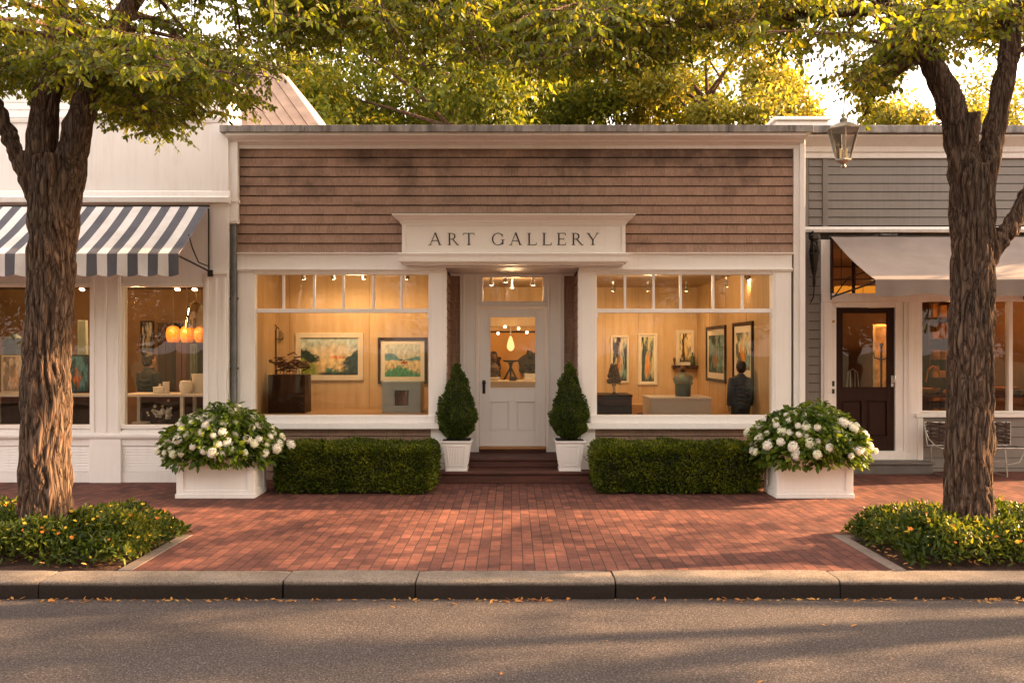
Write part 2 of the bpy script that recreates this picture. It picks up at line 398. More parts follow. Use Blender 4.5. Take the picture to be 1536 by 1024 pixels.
# ================================================================== siding helpers (facade normal -y; rot for side walls)
def shingles(mb, u0, u1, z0, z1, sp, y, cut=(), side=None, gv=.0115):
    """real overlapping shingles; side=(x, sign) lays them on a wall running along y (u = y)"""
    n = max(1, round((z1-z0)/sp)); sp = (z1-z0)/n
    for i in range(n):
        za = z0+i*sp; zb = za+sp-.001; u = u0 - random.uniform(0, .1)
        while u < u1:
            w = random.uniform(.085, .19); a = max(u+.0012, u0); b = min(u+w-.0012, u1); u += w
            if b-a < .006: continue
            dz = random.uniform(-.0015, .002); t0 = random.uniform(.0225, .0245); t1 = .004
            if any(a < c[1] and b > c[0] and za < c[3] and zb > c[2] for c in cut): continue
            pr = [(-t0, za+dz+gv), (-t1-.004, zb), (.004, zb), (.004, za+dz+gv)]  # widened groove bares the dark core as each course's shadow line
            if side is None:
                mb.prism([(y+p, q) for p, q in pr], 'x', a, b)
            else:
                mb.prism([(side[0]-side[1]*-p, q) for p, q in pr], 'y', a, b)
def clap(mb, u0, u1, z0, z1, sp, y, t0=.018):
    n = max(1, round((z1-z0)/sp)); sp = (z1-z0)/n
    for i in range(n):
        za = z0+i*sp; zb = za+sp-.001
        mb.prism([(y-t0, za+.009), (y-.007, zb), (y+.004, zb), (y+.004, za+.009)], 'x', u0, u1)  # gap under each board stands in for its shadow line
def run_x(mb, prof, x0, x1):      # moulding profile (y,z) swept along x
    mb.prism(prof, 'x', x0, x1)

# ================================================================== GALLERY BUILDING
G0, G1 = X(345, 0), X(1204, 0)
gal = thing('gallery_building', 'single storey brown shingled art gallery with white trim and two big lit display windows', 'building', ((G0+G1)/2, 2, 0))
FLR = .355
wl0, wl1 = X(383, 0), X(643, 0); wr0, wr1 = X(895, 0), X(1157, 0)
wz0, wz1 = Z(622, 0), Z(412, 0)
rx0, rx1 = X(670, 0), X(867, 0)       # recess
RD = .95                               # recess depth
WALLCORE = M('tar_paper_sheathing', (.035, .027, .022), None, 4, .9)
w = MB()
w.box(G0, rx0-.02, .0, .12, 0, wz0-.02); w.box(rx1+.02, G1, .0, .12, 0, wz0-.02)
w.box(G0, rx0-.02, .0, .12, wz1+.02, 5.0); w.box(rx1+.02, G1, .0, .12, wz1+.02, 5.0); w.box(rx0-.02, rx1+.02, .0, .12, 3.101, 5.0)
w.box(G0, wl0-.02, .0, .12, wz0-.02, wz1+.02); w.box(wl1+.02, rx0-.02, .0, .12, wz0-.02, wz1+.02)
w.box(rx1+.02, wr0-.02, .0, .12, wz0-.02, wz1+.02); w.box(wr1+.02, G1, .0, .12, wz0-.02, wz1+.02)
w.box(G0, G0+.12, .12, 8, -.1, 5.0); w.box(G1-.12, G1, .12, 8, -.1, 5.0); w.box(G0+.12, G1-.12, 7.88, 8, -.1, 5.0)
# recess side walls
w.box(rx0-.10, rx0-.02, .12, RD+.1, 0, 3.2); w.box(rx1+.02, rx1+.10, .12, RD+.1, 0, 3.2)
w.build('wall', WALLCORE, gal)
sh = MB()
shingles(sh, X(356, 0), X(1189, 0), Z(380, 0), Z(223, 0), .1352, -.002)
shingles(sh, X(356, 0), rx0-.01, 0, Z(641, 0), .135, -.002)
shingles(sh, rx1+.01, X(1189, 0), 0, Z(641, 0), .135, -.002)
shingles(sh, 0.02, RD, .3, Z(408, 0), .135, 0, side=(rx0-.02, -1), gv=.001)
shingles(sh, 0.02, RD, .3, Z(408, 0), .135, 0, side=(rx1+.02, 1), gv=.001)
DX0, DX1 = X(690, RD), X(846, RD)
shingles(sh, rx0-.02, DX0, .3, Z(412, RD), .135, RD-.01, gv=.001)
shingles(sh, DX1, rx1+.02, .3, Z(412, RD), .135, RD-.01, gv=.001)
sh.build('shingle_cladding', SHINGLE, gal)
MB().box(G0+.12, G1-.12, .12, 7.88, 4.7, 4.85).build('roof', COPING, gal)
# coping + cornice
cp = MB(); zc = Z(188, -.25)
for i in range(7):
    a = G0-.06+(G1-G0+.12)*i/7; b = G0-.06+(G1-G0+.12)*(i+1)/7
    cp.box(a+.0015, b-.0015, -.27, .16, zc-.098, zc)
cp.build('coping', COPING, gal, bevel=.006)
cn = MB(); zt = zc-.10; zb = Z(224, 0)
run_x(cn, [(.0, zt), (-.24, zt), (-.235, zt-.035), (-.20, zt-.06), (-.15, zt-.075), (-.13, zt-.10), (-.075, zt-.115), (-.065, zb+.06), (-.045, zb+.05), (-.045, zb), (.0, zb)], G0+.02, G1-.02)
cn.build('cornice', WHITE2, gal, smooth=30)
# corner boards
MB().box(X(1189, 0), G1, -.05, -.001, 0, zb-.002).build('corner_board', WHITE, gal, bevel=.004)
MB().box(G0, X(356, 0), -.035, -.001, 0, zb-.002).build('corner_board', WHITE, gal, bevel=.004)
# downspouts
ds = MB(); dx = X(350.5, -.1)
ds.box(dx-.065, dx+.065, -.13, -.04, Z(336, -.1), zt-.02)
ds.box(dx-.078, dx+.078, -.142, -.038, Z(304, -.1), Z(299, -.1)); ds.box(dx-.072, dx+.072, -.137, -.038, Z(334, -.1), Z(328, -.1))
dso = ds.build('downspout', WHITE2, gal, bevel=.008)
dp = MB().tube([(dx, -.09, Z(337, -.1)), (dx, -.09, .12), (dx, -.13, .05), (dx, -.22, .03)], .043, 14)
for q in (2.6, 1.6, .7): dp.box(dx-.055, dx+.055, -.105, -.036, q, q+.03)
dp.build('drain_pipe', METAL_GR, gal, smooth=True)
dp2 = MB(); dx2 = X(1203, -.08); dp2.box(dx2-.035, dx2+.045, -.09, -.052, 0.02, zt-.06); dp2.build('downspout', WHITE2, gal, bevel=.006)
# frieze band over windows
fz = MB(); z0, z1 = Z(402, -.06), Z(379, -.06)
for a, b in ((X(355, -.06), X(668, -.06)), (X(869, -.06), X(1188, -.06))):
    fz.box(a, b, -.06, -.002, z0, z1-.03)
    run_x(fz, [(-.002, z1), (-.10, z1), (-.10, z1-.012), (-.07, z1-.03), (-.002, z1-.03)], a-.02, b+.02)
    fz.box(a-.01, b+.01, -.085, -.002, z0-.03, z0-.002)
fz.box(X(668, -.06)+.002, X(869, -.06)-.002, -.06, -.002, Z(397, -.05)+.001, z1-.03)
fz.build('frieze', WHITE, gal, bevel=.003)
# window posts (pilasters)
for a, b in ((356, 382), (644, 669), (869, 893), (1159, 1187)):
    ps = MB(); a_, b_ = X(a, -.05), X(b, -.05)
    ps.box(a_, b_, -.05, -.002, Z(642, 0), z0-.032)
    ps.box(a_+.035, b_-.035, -.058, -.0505, Z(630, 0), z0-.06)
    ps.box(a_-.012, b_+.012, -.068, -.002, z0-.052, z0-.0325)
    if a in (644, 869): ps.box(a_+.02, b_-.0, -.04, -.003, .0, Z(643, 0))
    if a == 644: ps.box(rx0-.022, rx0-.0, -.049, .10, .0, z0-.034)      # return into the recess
    if a == 869: ps.box(rx1, rx1+.022, -.049, .10, .0, z0-.034)
    ps.build('pilaster', WHITE, gal, bevel=.003)

def display_window(a, b, muntins):
    o = MB(); f = .03
    # frame jambs/head
    o.box(a-.05, a, -.03, .10, wz0-.0, wz1+.045); o.box(b, b+.05, -.03, .10, wz0, wz1+.045)
    o.box(a, b, -.03, .10, wz1, wz1+.045)
    o.box(a-.05, a-.015, -.042, -.031, wz0, wz1+.06); o.box(b+.015, b+.05, -.042, -.031, wz0, wz1+.06); o.box(a-.015, b+.015, -.042, -.031, wz1+.02, wz1+.06)
    fr = o.build('window_frame', WHITE, gal, bevel=.003)
    tb = MB(); t0, t1 = Z(469, 0), Z(464, 0)
    tb.box(a+.001, b-.001, -.015, .06, t0, t1+.01); tb.build('transom_bar', WHITE, fr, bevel=.004)
    for m_ in muntins:
        x = X(m_, 0); MB().box(x-.0165, x+.0165, 0, .05, t1+.011, wz1-.001).build('muntin', WHITE, fr, bevel=.004)
    s = MB(); s.box(a-.10, b+.10, -.10, .10, Z(634, -.1), wz0-.001); s.box(a-.16, b+.16, -.15, -.003, Z(643, -.12), Z(634, -.1)-.001)
    s.build('window_sill', WHITE, fr, bevel=.006)
    g = MB().box(a, b, .02, .026, wz0, t0); g.build('pane', GLASS, fr)
    xs = [a]+[X(m_, 0) for m_ in muntins]+[b]
    for p, q in zip(xs[:-1], xs[1:]): MB().box(p+.012, q-.012, .024, .030, t1+.006, wz1).build('pane', GLASS, fr)
    # small sash-lift brackets seen at both ends of the bar
    for q in (a-.002, b-.02): MB().box(q, q+.022, -.02, -.0155, t0-.07, t0-.002).build('bracket', WHITE, fr)
display_window(wl0, wl1, [425, 471, 515, 560, 602])
display_window(wr0, wr1, [937.5, 980.5, 1021, 1070, 1114])

# recess: ceiling, casing, door
rc = MB(); rc.box(rx0-.02, rx1+.02, -.055, RD+.1, Z(397, -.05)-.04, Z(397, -.05)); rc.build('recess_ceiling', WHITE, gal)
RZ = Z(397, -.05)-.041
cs = MB(); y0 = RD
def DXp(p): return X(p, RD)
def DZp(p): return Z(p, RD)
dl, dr = DXp(719), DXp(818.5); zbot = .365
cs.box(DX0, dl-.004, y0-.06, y0+.05, .2987, RZ-.001); cs.box(dr+.004, DX1, y0-.06, y0+.05, .2987, RZ-.001)
for a, b in ((DX0+.04, DX0+.07), (dl-.06, dl-.03), (dr+.03, dr+.06), (DX1-.07, DX1-.04)):
    cs.box(a, b, y0-.075, y0-.0605, zbot-.019, RZ-.003)
cs.box(rx0-.01, DX0-.001, y0-.05, y0-.02, Z(414, RD), RZ-.001); cs.box(DX1+.001, rx1+.01, y0-.05, y0-.02, Z(414, RD), RZ-.001)
cs.box(dl-.003, dr+.003, y0-.055, y0+.05, DZp(416), RZ-.002)
cs.box(dl-.003, dr+.003, y0-.055, y0+.05, DZp(461), DZp(452)); cs.box(dl-.02, dr+.02, y0-.085, y0-.0605, DZp(457), DZp(453))
cs.box(DX0+.005, DX0+.03, y0-.068, y0-.0605, zbot-.019, RZ-.2)
cs.build('door_casing', WHITE, gal, bevel=.004)
MB().box(dl-.003, dr+.003, y0+.02, y0+.026, DZp(452)-.001, DZp(416)+.001).build('pane', GLASS, gal)
for a, b in ((dl-.003, DXp(724.5)), (DXp(814.5), dr+.003)): MB().box(a, b, y0-.04, y0+.04, DZp(452), DZp(416)).build('transom_jamb', WHITE, gal, bevel=.003)
def panel_door(name, x0, x1, zb, zt, y, gx0, gx1, gz0, gz1, panels, mat, parent, t=.045):
    d = MB()
    d.box(x0, gx0, y, y+t, zb, zt); d.box(gx1, x1, y, y+t, zb, zt)
    d.box(gx0, gx1, y, y+t, gz1, zt); d.box(gx0, gx1, y, y+t, zb, panels[0][2]-.0)
    pz1 = panels[0][3]
    d.box(gx0, gx1, y, y+t, pz1, gz0)
    xs = sorted([p for q in panels for p in q[:2]])
    cur = gx0
    for p in panels:
        if p[0] > cur: d.box(cur, p[0], y, y+t, p[2], p[3])
        cur = p[1]
    if cur < gx1: d.box(cur, gx1, y, y+t, panels[0][2], pz1)
    for p in panels:
        d.box(p[0], p[1], y+.026, y+t-.003, p[2], p[3])
        for a, b, c, e in ((p[0]-.002, p[0]+.014, p[2], p[3]), (p[1]-.014, p[1]+.002, p[2], p[3]), (p[0]+.0145, p[1]-.0145, p[2]-.002, p[2]+.014), (p[0]+.0145, p[1]-.0145, p[3]-.014, p[3]+.002)): d.box(a, b, y-.010, y+.0255, c, e)
        d.prism([(p[0]+.03, p[2]+.03), (p[1]-.03, p[2]+.03), (p[1]-.03, p[3]-.03), (p[0]+.03, p[3]-.03)], 'y', y+.008, y+.0255)
    for a, b, c, e in ((gx0-.012, gx0+.008, gz0-.012, gz1+.012), (gx1-.008, gx1+.012, gz0-.012, gz1+.012)):
        d.box(a, b, y-.009, y-.0003, c, e)
    d.box(gx0+.0085, gx1-.0085, y-.009, y-.0003, gz0-.012, gz0+.008); d.box(gx0+.0085, gx1-.0085, y-.009, y-.0003, gz1-.008, gz1+.012)
    o = d.build(name, mat, parent, bevel=.0035)
    MB().box(gx0, gx1, y+.018, y+.024, gz0, gz1).build('pane', GLASS, o)
    return o
door = panel_door('door', dl+.004, dr-.004, zbot+.022, DZp(462), y0-.03, DXp(735), DXp(803.5), DZp(582), DZp(475),
                  [(DXp(735), DXp(764), DZp(645), DZp(601)), (DXp(774), DXp(803.5), DZp(645), DZp(601))], WHITE, gal)
h = MB(); hx = DXp(726)
h.lathe(0, 0, [(.001, 0), (.001, .001)], 4)
h = MB(); h.tube([(hx, y0-.031, DZp(574)), (hx, y0-.05, DZp(574))], .03, 14); h.tube([(hx, y0-.031, DZp(585)), (hx, y0-.045, DZp(585))], .024, 14)
h.box(hx-.022, hx+.022, y0-.041, y0-.0302, DZp(590), DZp(570)); h.blob((hx, y0-.075, DZp(574)), .03, 2, 0); h.tube([(hx, y0-.05, DZp(574)), (hx, y0-.07, DZp(574))], .012, 8)
h.build('handle', METAL_DK, door, smooth=True)
MB().box(dl, dr, y0-.09, y0+.08, zbot-.018, zbot+.02).build('threshold', wood('oak_threshold', (.55, .26, .09), (.42, .19, .06), .3, 'x'), gal, bevel=.005)
# steps
s1 = MB(); s1.box(-1.07, 1.12, -.25, RD, .0, .125); s1.box(-1.09, 1.14, -.285, .24, .125, .165)
s1.build('step', STEP, gal, bevel=.01)
s2 = MB(); s2.box(rx0-.02, rx1+.02, .20, RD, .165, .262); s2.box(rx0-.0, rx1+.0, .165, RD+.05, .262, .298)
s2.build('step', STEP, gal, bevel=.01)
MB().box(dl-.002, dr+.002, RD-.058, RD+.1, .2985, .344).build('doorstep', STEP, gal, bevel=.004)

# interior rooms of the gallery
LW = G0+.13; RWx = 3.77; BY1 = 1.95; BY2 = 5.0; CZ = 3.16
PX = -1.12
it = MB()
it.box(LW, LW+.03, .13, BY1, 0, CZ); it.box(LW, PX, BY1, BY1+.08, 0, CZ)
it.box(PX, PX+.06, RD+.12, BY1, 0, CZ)
it.box(RWx, RWx+.05, .13, BY2, 0, CZ)
it.box(-2.6, -.62, BY2, BY2+.08, 0, CZ); it.box(.60, RWx, BY2, BY2+.08, 0, CZ); it.box(-.62, .60, BY2, BY2+.08, 2.35, CZ)
it.box(-2.6, -2.54, BY1+.08, BY2, 0, CZ)
it.box(-1.6, 1.6, 7.4, 7.48, 0, CZ); it.box(-1.6, -1.54, BY2+.08, 7.4, 0, CZ); it.box(1.54, 1.6, BY2+.08, 7.4, 0, CZ)
it.box(LW, rx0-.10, .12, .13, wz1+.05, CZ); it.box(rx1+.1, RWx, .12, .13, wz1+.05, CZ)
it.build('interior_wall', PLY, gal)
SEAM = M('seam_filler', (.30, .18, .09), None, 5, .7)
for x in (X(554, BY1), X(466, BY1)-.35): MB().box(x-.003, x+.003, BY1-.004, BY1-.0005, .9, CZ).build('panel_seam', SEAM, gal)
for x in (X(958, BY2), 1.9, 2.9): MB().box(x-.003, x+.003, BY2-.004, BY2-.0005, .36, CZ).build('panel_seam', SEAM, gal)
for yy in (1.4, 2.7, 3.9): MB().box(RWx-.004, RWx-.0005, yy-.003, yy+.003, .36, CZ).build('panel_seam', SEAM, gal)
cg = MB(); cg.box(LW, G1-.13, .131, 7.8, CZ+.001, CZ+.06); cg.build('ceiling', CEIL, gal)
fl = MB(); fl.box(LW, rx0-.101, .131, RD+.1, FLR-.06, FLR-.001); fl.box(rx1+.101, G1-.13, .131, RD+.1, FLR-.06, FLR-.001); fl.box(LW, G1-.13, RD+.1005, 7.8, FLR-.06, FLR-.001); fl.build('interior_floor', OAK, gal)
dk = MB(); dk.box(LW+.031, rx0-.11, .125, BY1-.001, .80, .895); dk.build('display_deck', OAK, gal, bevel=.005)
pc = MB()
for a, b in ((-.72, -.62), (.60, .70)): pc.box(a, b, BY2-.05, BY2-.001, FLR, 2.35)
pc.box(-.78, .76, BY2-.06, BY2-.001, 2.36, 2.5); pc.box(-.80, .78, BY2-.09, BY2-.001, 2.5, 2.54)
pc.build('opening_casing', wood('honey_casing', (.70, .52, .34), (.60, .42, .25)), gal, bevel=.004)

# ------------------------------------------------------------------ SIGN
SY = -.34
sg = thing('shop_sign', 'white moulded sign board reading ART GALLERY in black serif capitals above the gallery door', 'sign', (0, -.1, 3.3))
bx0, bx1 = X(603, SY), X(938, SY); bz0, bz1 = Z(379, SY), Z(336, SY)
b = MB(); b.box(bx0, bx1, SY, -.065, bz0, bz1)
b.build('board', SIGNW, sg, bevel=.003)
b = MB()
for a, c in ((bx0, bx0+.05), (bx1-.05, bx1)): b.box(a, c, SY-.014, SY-.0005, bz0+.0, bz1-.0)
b.box(bx0+.051, bx1-.051, SY-.014, SY-.0005, bz1-.022, bz1)
b.build('edge_moulding', SIGNW, sg, bevel=.003)
def ring_mould(mb, prof):      # (out, z) profile mitred round three sides
    for (o0, z0_), (o1, z1_) in zip(prof[:-1], prof[1:]):
        def rg(o, z): return [(bx0-o, -.066, z), (bx0-o, SY-o, z), (bx1+o, SY-o, z), (bx1+o, -.066, z)]
        A = rg(o0, z0_); B = rg(o1, z1_)
        mb.add(A+B, [(0, 1, 5, 4), (1, 2, 6, 5), (2, 3, 7, 6)])
    for (o, z) in (prof[0], prof[-1]):
        mb.add([(bx0-o, -.066, z), (bx0-o, SY-o, z), (bx1+o, SY-o, z), (bx1+o, -.066, z)], [(0, 1, 2, 3)])
cr = MB(); top = Z(320, SY-.12)
ring_mould(cr, [(.0, bz1+.001), (.02, bz1+.001), (.02, bz1+.022), (.035, bz1+.026), (.035, bz1+.04), (.05, bz1+.055), (.075, bz1+.08), (.11, top-.03), (.125, top-.02), (.125, top)])
cr.build('crown_moulding', SIGNW, sg)
MB().prism([(bx0-.13, SY-.13), (bx1+.13, SY-.13), (bx1+.13, -.02), (bx0-.13, -.02)], 'z', top+.001, top+.008).build('flashing', METAL_GR, sg)
lm = MB(); lo = Z(393, SY-.04)
ring_mould(lm, [(.0, lo-.005), (.02, lo-.005), (.022, lo+.01), (.04, lo+.012), (.04, bz0-.045), (.05, bz0-.04), (.055, bz0-.012), (.03, bz0-.001), (0, bz0-.001)])
lm.build('base_moulding', SIGNW, sg)
so = MB(); so.box(bx0+.02, bx1-.02, SY+.03, -.03, lo-.03, lo-.006); so.build('soffit', WHITE, sg)

# serif capitals
def letters(parent, y):
    TH, TN, SH = .115, .048, .038
    H = (367.6-349.6)/F*(y-CAMY); base = Z(367.6, y)
    mb = MB(); cnt = [0]; INK = M('black_letter_paint', (.022, .018, .018), (.03, .025, .022), 20, .4)
    def poly(pts, x0):
        cnt[0] += 1; e = y-.006-.00035*(cnt[0] % 9)
        mb.prism([(x0+p*H, base+q*H) for p, q in pts], 'y', e, y-.0004)
    def vstem(x, x0, t=TH, z0=0, z1=1, sa=True, sb=True):
        poly([(x-t/2, z0), (x+t/2, z0), (x+t/2, z1), (x-t/2, z1)], x0)
        for f_, z in ((sa, z0), (sb, z1-SH)):
            if f_: poly([(x-.15, z), (x+.15, z), (x+.15, z+SH), (x-.15, z+SH)], x0)
    def stroke(a, b_, t, x0):
        # horizontal-cut diagonal
        poly([(a[0]-t/2, a[1]), (a[0]+t/2, a[1]), (b_[0]+t/2, b_[1]), (b_[0]-t/2, b_[1])], x0)
    def hbar(xa, xb, z, x0, t=TN): poly([(xa, z-t/2), (xb, z-t/2), (xb, z+t/2), (xa, z+t/2)], x0)
    def arc(cx, cz, rx, rz, a0, a1, x0, thick=TH, thin=TN, n=22, bold=0):
        o = []; i_ = []
        for k in range(n+1):
            t = R(a0+(a1-a0)*k/n); w_ = thin+(thick-thin)*abs(math.cos(t-R(bold)))**1.4
            c, s = math.cos(t), math.sin(t)
            o.append((cx+rx*c, cz+rz*s)); i_.append((cx+(rx-w_)*c, cz+(rz-w_)*s))
        for k in range(n): poly([o[k], o[k+1], i_[k+1], i_[k]], x0)
    def A(x0, w_):
        stroke((.12, 0), (w_*.5-.01, 1.02), TN*1.1, x0); stroke((w_-.14, 0), (w_*.5-.0, 1.04), TH*1.08, x0)
        hbar(.26, w_-.28, .36, x0)
        for c in (.11, w_-.13): poly([(c-.13, 0), (c+.13, 0), (c+.13, SH), (c-.13, SH)], x0)
    def Rr(x0, w_):
        vstem(.15, x0); arc(.34, .735, .31, .265, -90, 90, x0, thick=.11)
        hbar(.15, .36, .975, x0); hbar(.15, .36, .495, x0)
        stroke((w_-.07, .0), (.42, .49), TH, x0); poly([(w_-.16, 0), (w_+.04, 0), (w_+.04, SH), (w_-.16, SH)], x0)
    def T(x0, w_):
        vstem(w_/2, x0, sb=False); hbar(.02, w_-.02, .972, x0, .055)
        poly([(.0, .80), (.03, .80), (.065, .945), (.02, .945)], x0); poly([(w_-.03, .80), (w_, .80), (w_-.02, .945), (w_-.065, .945)], x0)
    def G(x0, w_):
        arc(.53, .5, .52, .52, 42, 318, x0, thick=.12)
        poly([(.86, .66), (.89, .66), (.93, .90), (.88, .90)], x0)
        vstem(w_-.16, x0, TH, .08, .46, sa=False, sb=False); hbar(w_-.32, w_+.0, .445, x0, SH)
        poly([(w_-.30, .04), (w_-.215, .08), (w_-.105, .16), (w_-.105, .08)], x0)
    def L_(x0, w_):
        vstem(.15, x0); hbar(.15, w_-.04, .022, x0, .044); poly([(w_-.09, .04), (w_-.03, .04), (w_+.0, .22), (w_-.03, .22)], x0)
    def E(x0, w_):
        vstem(.15, x0); hbar(.15, w_-.04, .022, x0, .044); hbar(.15, w_-.06, .978, x0, .044); hbar(.15, w_-.18, .51, x0)
        poly([(w_-.09, .04), (w_-.03, .04), (w_+.02, .20), (w_-.01, .20)], x0); poly([(w_-.10, .955), (w_-.03, .955), (w_-.02, .80), (w_-.05, .80)], x0)
        poly([(w_-.20, .40), (w_-.17, .40), (w_-.17, .62), (w_-.20, .62)], x0)
    def Y(x0, w_):
        vstem(w_/2, x0, z1=.47, sb=False); stroke((w_/2-.0, .42), (.14, .98), TH*1.05, x0); stroke((w_/2+.02, .42), (w_-.13, .98), TN*1.1, x0)
        for c in (.12, w_-.12): poly([(c-.13, 1-SH), (c+.13, 1-SH), (c+.13, 1), (c-.13, 1)], x0)
    for fn, a, b_ in ((A, 643, 662.5), (Rr, 671.5, 688), (T, 694.5, 712), (G, 737.5, 757), (A, 764, 783), (L_, 791, 805), (L_, 813.5, 827.5), (E, 835.5, 849), (Rr, 857.5, 874.5), (Y, 880, 898.5)):
        xa = X(a, y); fn(xa, (X(b_, y)-xa)/H); mb.build('letter', INK, parent); mb.v.clear(); mb.f.clear()
letters(sg, SY)
# ================================================================== LEFT SHOP (white)
YL = -.15
L1 = X(343, YL); L0 = -11.6
lb = thing('white_shop_building', 'white painted shop building with panelled base and tall lit windows under a striped awning', 'building', ((L0+L1)/2, 3, 0))
def LX(p): return X(p, YL)
def LZ(p): return Z(p, YL)
wins = [(LX(186), LX(305)), (LX(-12), LX(135)), (LX(-180), LX(-62))]
lz0, lz1 = LZ(637), LZ(430)
topz = LZ(180)
w = MB()
w.box(L0, L1, YL, YL+.15, lz1+.02, topz); 
edges = sorted([L0, L1]+[q for a, b in wins for q in (a-.02, b+.02)])
for a, b in zip(edges[::2], edges[1::2]): w.box(a, b, YL, YL+.15, .62, lz1+.02)
w.box(L0, L1, YL, YL+.15, -.1, lz0-.02)
w.box(L0, L0+.15, YL+.15, 8, -.1, topz); w.box(L1-.10, L1, YL+.15, 8, -.1, topz); w.box(L0+.15, L1-.1, 7.85, 8, -.1, topz)
w.box(L0+.15, L1-.1, YL+.15, 7.85, 4.6, 4.75)
w.build('wall', WHITE2, lb)
t = MB()
# top moulding, band above the awning, corner boards
run_x(t, [(YL, topz-.05), (YL-.02, topz-.04), (YL-.03, topz), (YL-.03, topz+.02), (YL+.2, topz+.03), (YL+.2, topz-.05)], L0, L1)
t.box(LX(318), L1, YL-.02, YL-.001, 0, topz-.055)
run_x(t, [(YL-.001, LZ(307)), (YL-.10, LZ(305)), (YL-.11, LZ(298)), (YL-.05, LZ(295)), (YL-.035, LZ(288)), (YL-.001, LZ(286))], L0, L1+.03)
t.build('trim', WHITE2, lb, smooth=25)
# pilasters
for a, b in ((305, 345), (135, 186), (-62, -12)):
    p = MB(); a_, b_ = LX(a)+.03, LX(b)-.03
    if b == 345: b_ = L1-.002
    p.box(a_, b_, YL-.05, YL-.0205, LZ(653), lz1+.17)
    m_ = (a_+b_)/2
    for q in (a_+.02, m_-.02, b_-.06): p.box(q, q+.04, YL-.064, YL-.0505, LZ(650), lz1+.12)
    p.box(a_-.01, b_+.01, YL-.07, YL-.0205, lz1+.1705, lz1+.22)
    p.box(a_-.01, b_+.01, YL-.06, YL-.0205, .0, LZ(657))
    p.build('pilaster', WHITE, lb, bevel=.003)
for (a, b) in wins:
    f = MB()
    for q in (a-.08, b+.02): f.box(q+.0, q+.06, YL-.03, YL+.10, lz0-.04, lz1+.05)
    f.box(a-.02, b+.02, YL-.03, YL+.10, lz1, lz1+.05); f.box(a-.02, b+.02, YL-.03, YL+.10, lz0-.05, lz0)
    f.box(a-.02, a, YL-.012, YL+.10, lz0, lz1); f.box(b, b+.02, YL-.012, YL+.10, lz0, lz1)
    fo = f.build('window_frame', WHITE, lb, bevel=.004)
    MB().box(a, b, YL+.04, YL+.046, lz0, lz1).build('pane', GLASS, fo)
# sill band and panelled base
s = MB(); run_x(s, [(YL-.001, LZ(657)), (YL-.07, LZ(657)), (YL-.085, LZ(654)), (YL-.085, LZ(651)), (YL-.05, LZ(648)), (YL-.001, LZ(644))], L0, L1-.001)
s.box(L0, L1-.001, YL-.035, YL-.001, LZ(668), LZ(657)-.001); s.box(L0, L1-.001, YL-.03, YL-.001, .0, LZ(707))
pans = [(LX(175), LX(268)), (LX(290), LX(318)), (LX(-10), LX(135)), (LX(-190), LX(-60))]
ed_ = sorted([L0, L1-.002]+[q for c in pans for q in c])
for a, b in zip(ed_[::2], ed_[1::2]): s.box(a, b, YL-.0345, YL-.001, LZ(707)+.0005, LZ(668)-.0005)
s.build('base_panelling', WHITE2, lb, bevel=.004)
for a, b in pans:
    g = MB(); z = LZ(706); n = 9; hh = (LZ(669)-z)/n
    for i in range(n): g.prism([(YL-.022, z+i*hh), (YL-.008, z+(i+1)*hh-.003), (YL, z+(i+1)*hh-.003), (YL, z+i*hh)], 'x', a, b)
    g.build('louvred_panel', WHITE2, lb)
# interior
li = MB(); LBK = 4.2
SHOPW = M('shop_wall_ochre', (.22, .13, .07), (.16, .09, .05), 2, .8)
li.box(L0+.15, L1-.10, LBK, LBK+.08, 0, 3.3)
li.build('interior_wall', SHOPW, lb)
MB().box(L0+.15, L1-.10, YL+.16, LBK, 3.05, 3.1).build('ceiling', M('shop_ceiling', (.2, .13, .08), None, 3, .9), lb)
MB().box(L0+.15, L1-.10, YL+.16, LBK, .02, .06).build('interior_floor', DARKWOOD, lb)
# upper storey set back behind the parapet, with raking metal roof
YU = .35
up = MB()
ux1 = X(345, YU)
up.box(L0, ux1, YU, YU+.5, 4.76, Z(118, YU))
up.build('upper_wall', WHITE2, lb)
uc = MB(); clap(uc, L0, ux1, topz+.05, Z(120, YU), .12, YU-.001, .014); uc.build('upper_clapboard', WHITE2, lb)
ucn = MB(); a = YU
run_x(ucn, [(a, Z(122, a)), (a-.06, Z(120, a)), (a-.1, Z(112, a)), (a-.28, Z(100, a)), (a-.32, Z(96, a)), (a-.32, Z(84, a)), (a-.2, Z(78, a)), (a+.5, Z(76, a)), (a+.5, Z(122, a))], L0, X(352, YU))
ucn.build('upper_cornice', WHITE2, lb, smooth=25)
TIN = M('pale_rake_boards', (.36, .27, .22), (.27, .20, .165), 3, .6, .2, 30, (1, 1, 3))
xa, za, xb, zb_ = X(403, 2.4), Z(80, 2.4), X(492, 2.4), Z(205, 2.4)
rk = MB(); dxr, dzr = xb-xa, zb_-za; Lr = math.hypot(dxr, dzr); nx_, nz_ = -dzr/Lr*-1, dxr/Lr
for i in range(6):
    o = i*.17; yy = 2.35+i*.035
    px_, pz_ = -abs(dzr)/Lr, -abs(dxr)/Lr     # inward normal (down-left)
    q0, q1 = o, o+.165
    rk.prism([(xa+px_*q0, za+pz_*q0), (xb+px_*q0, zb_+pz_*q0), (xb+px_*q1, zb_+pz_*q1), (xa+px_*q1, za+pz_*q1)], 'y', yy, 6)
rk.build('raking_roof', TIN, lb, bevel=.01)
MB().prism([(xa-.9, za-.6), (xa-.1, za-.25), (xb-.1, zb_-.2), (xb-.1, 4.7), (xa-.9, 4.7)], 'y', 2.62, 5.9).build('gable_wall', TIN, lb)

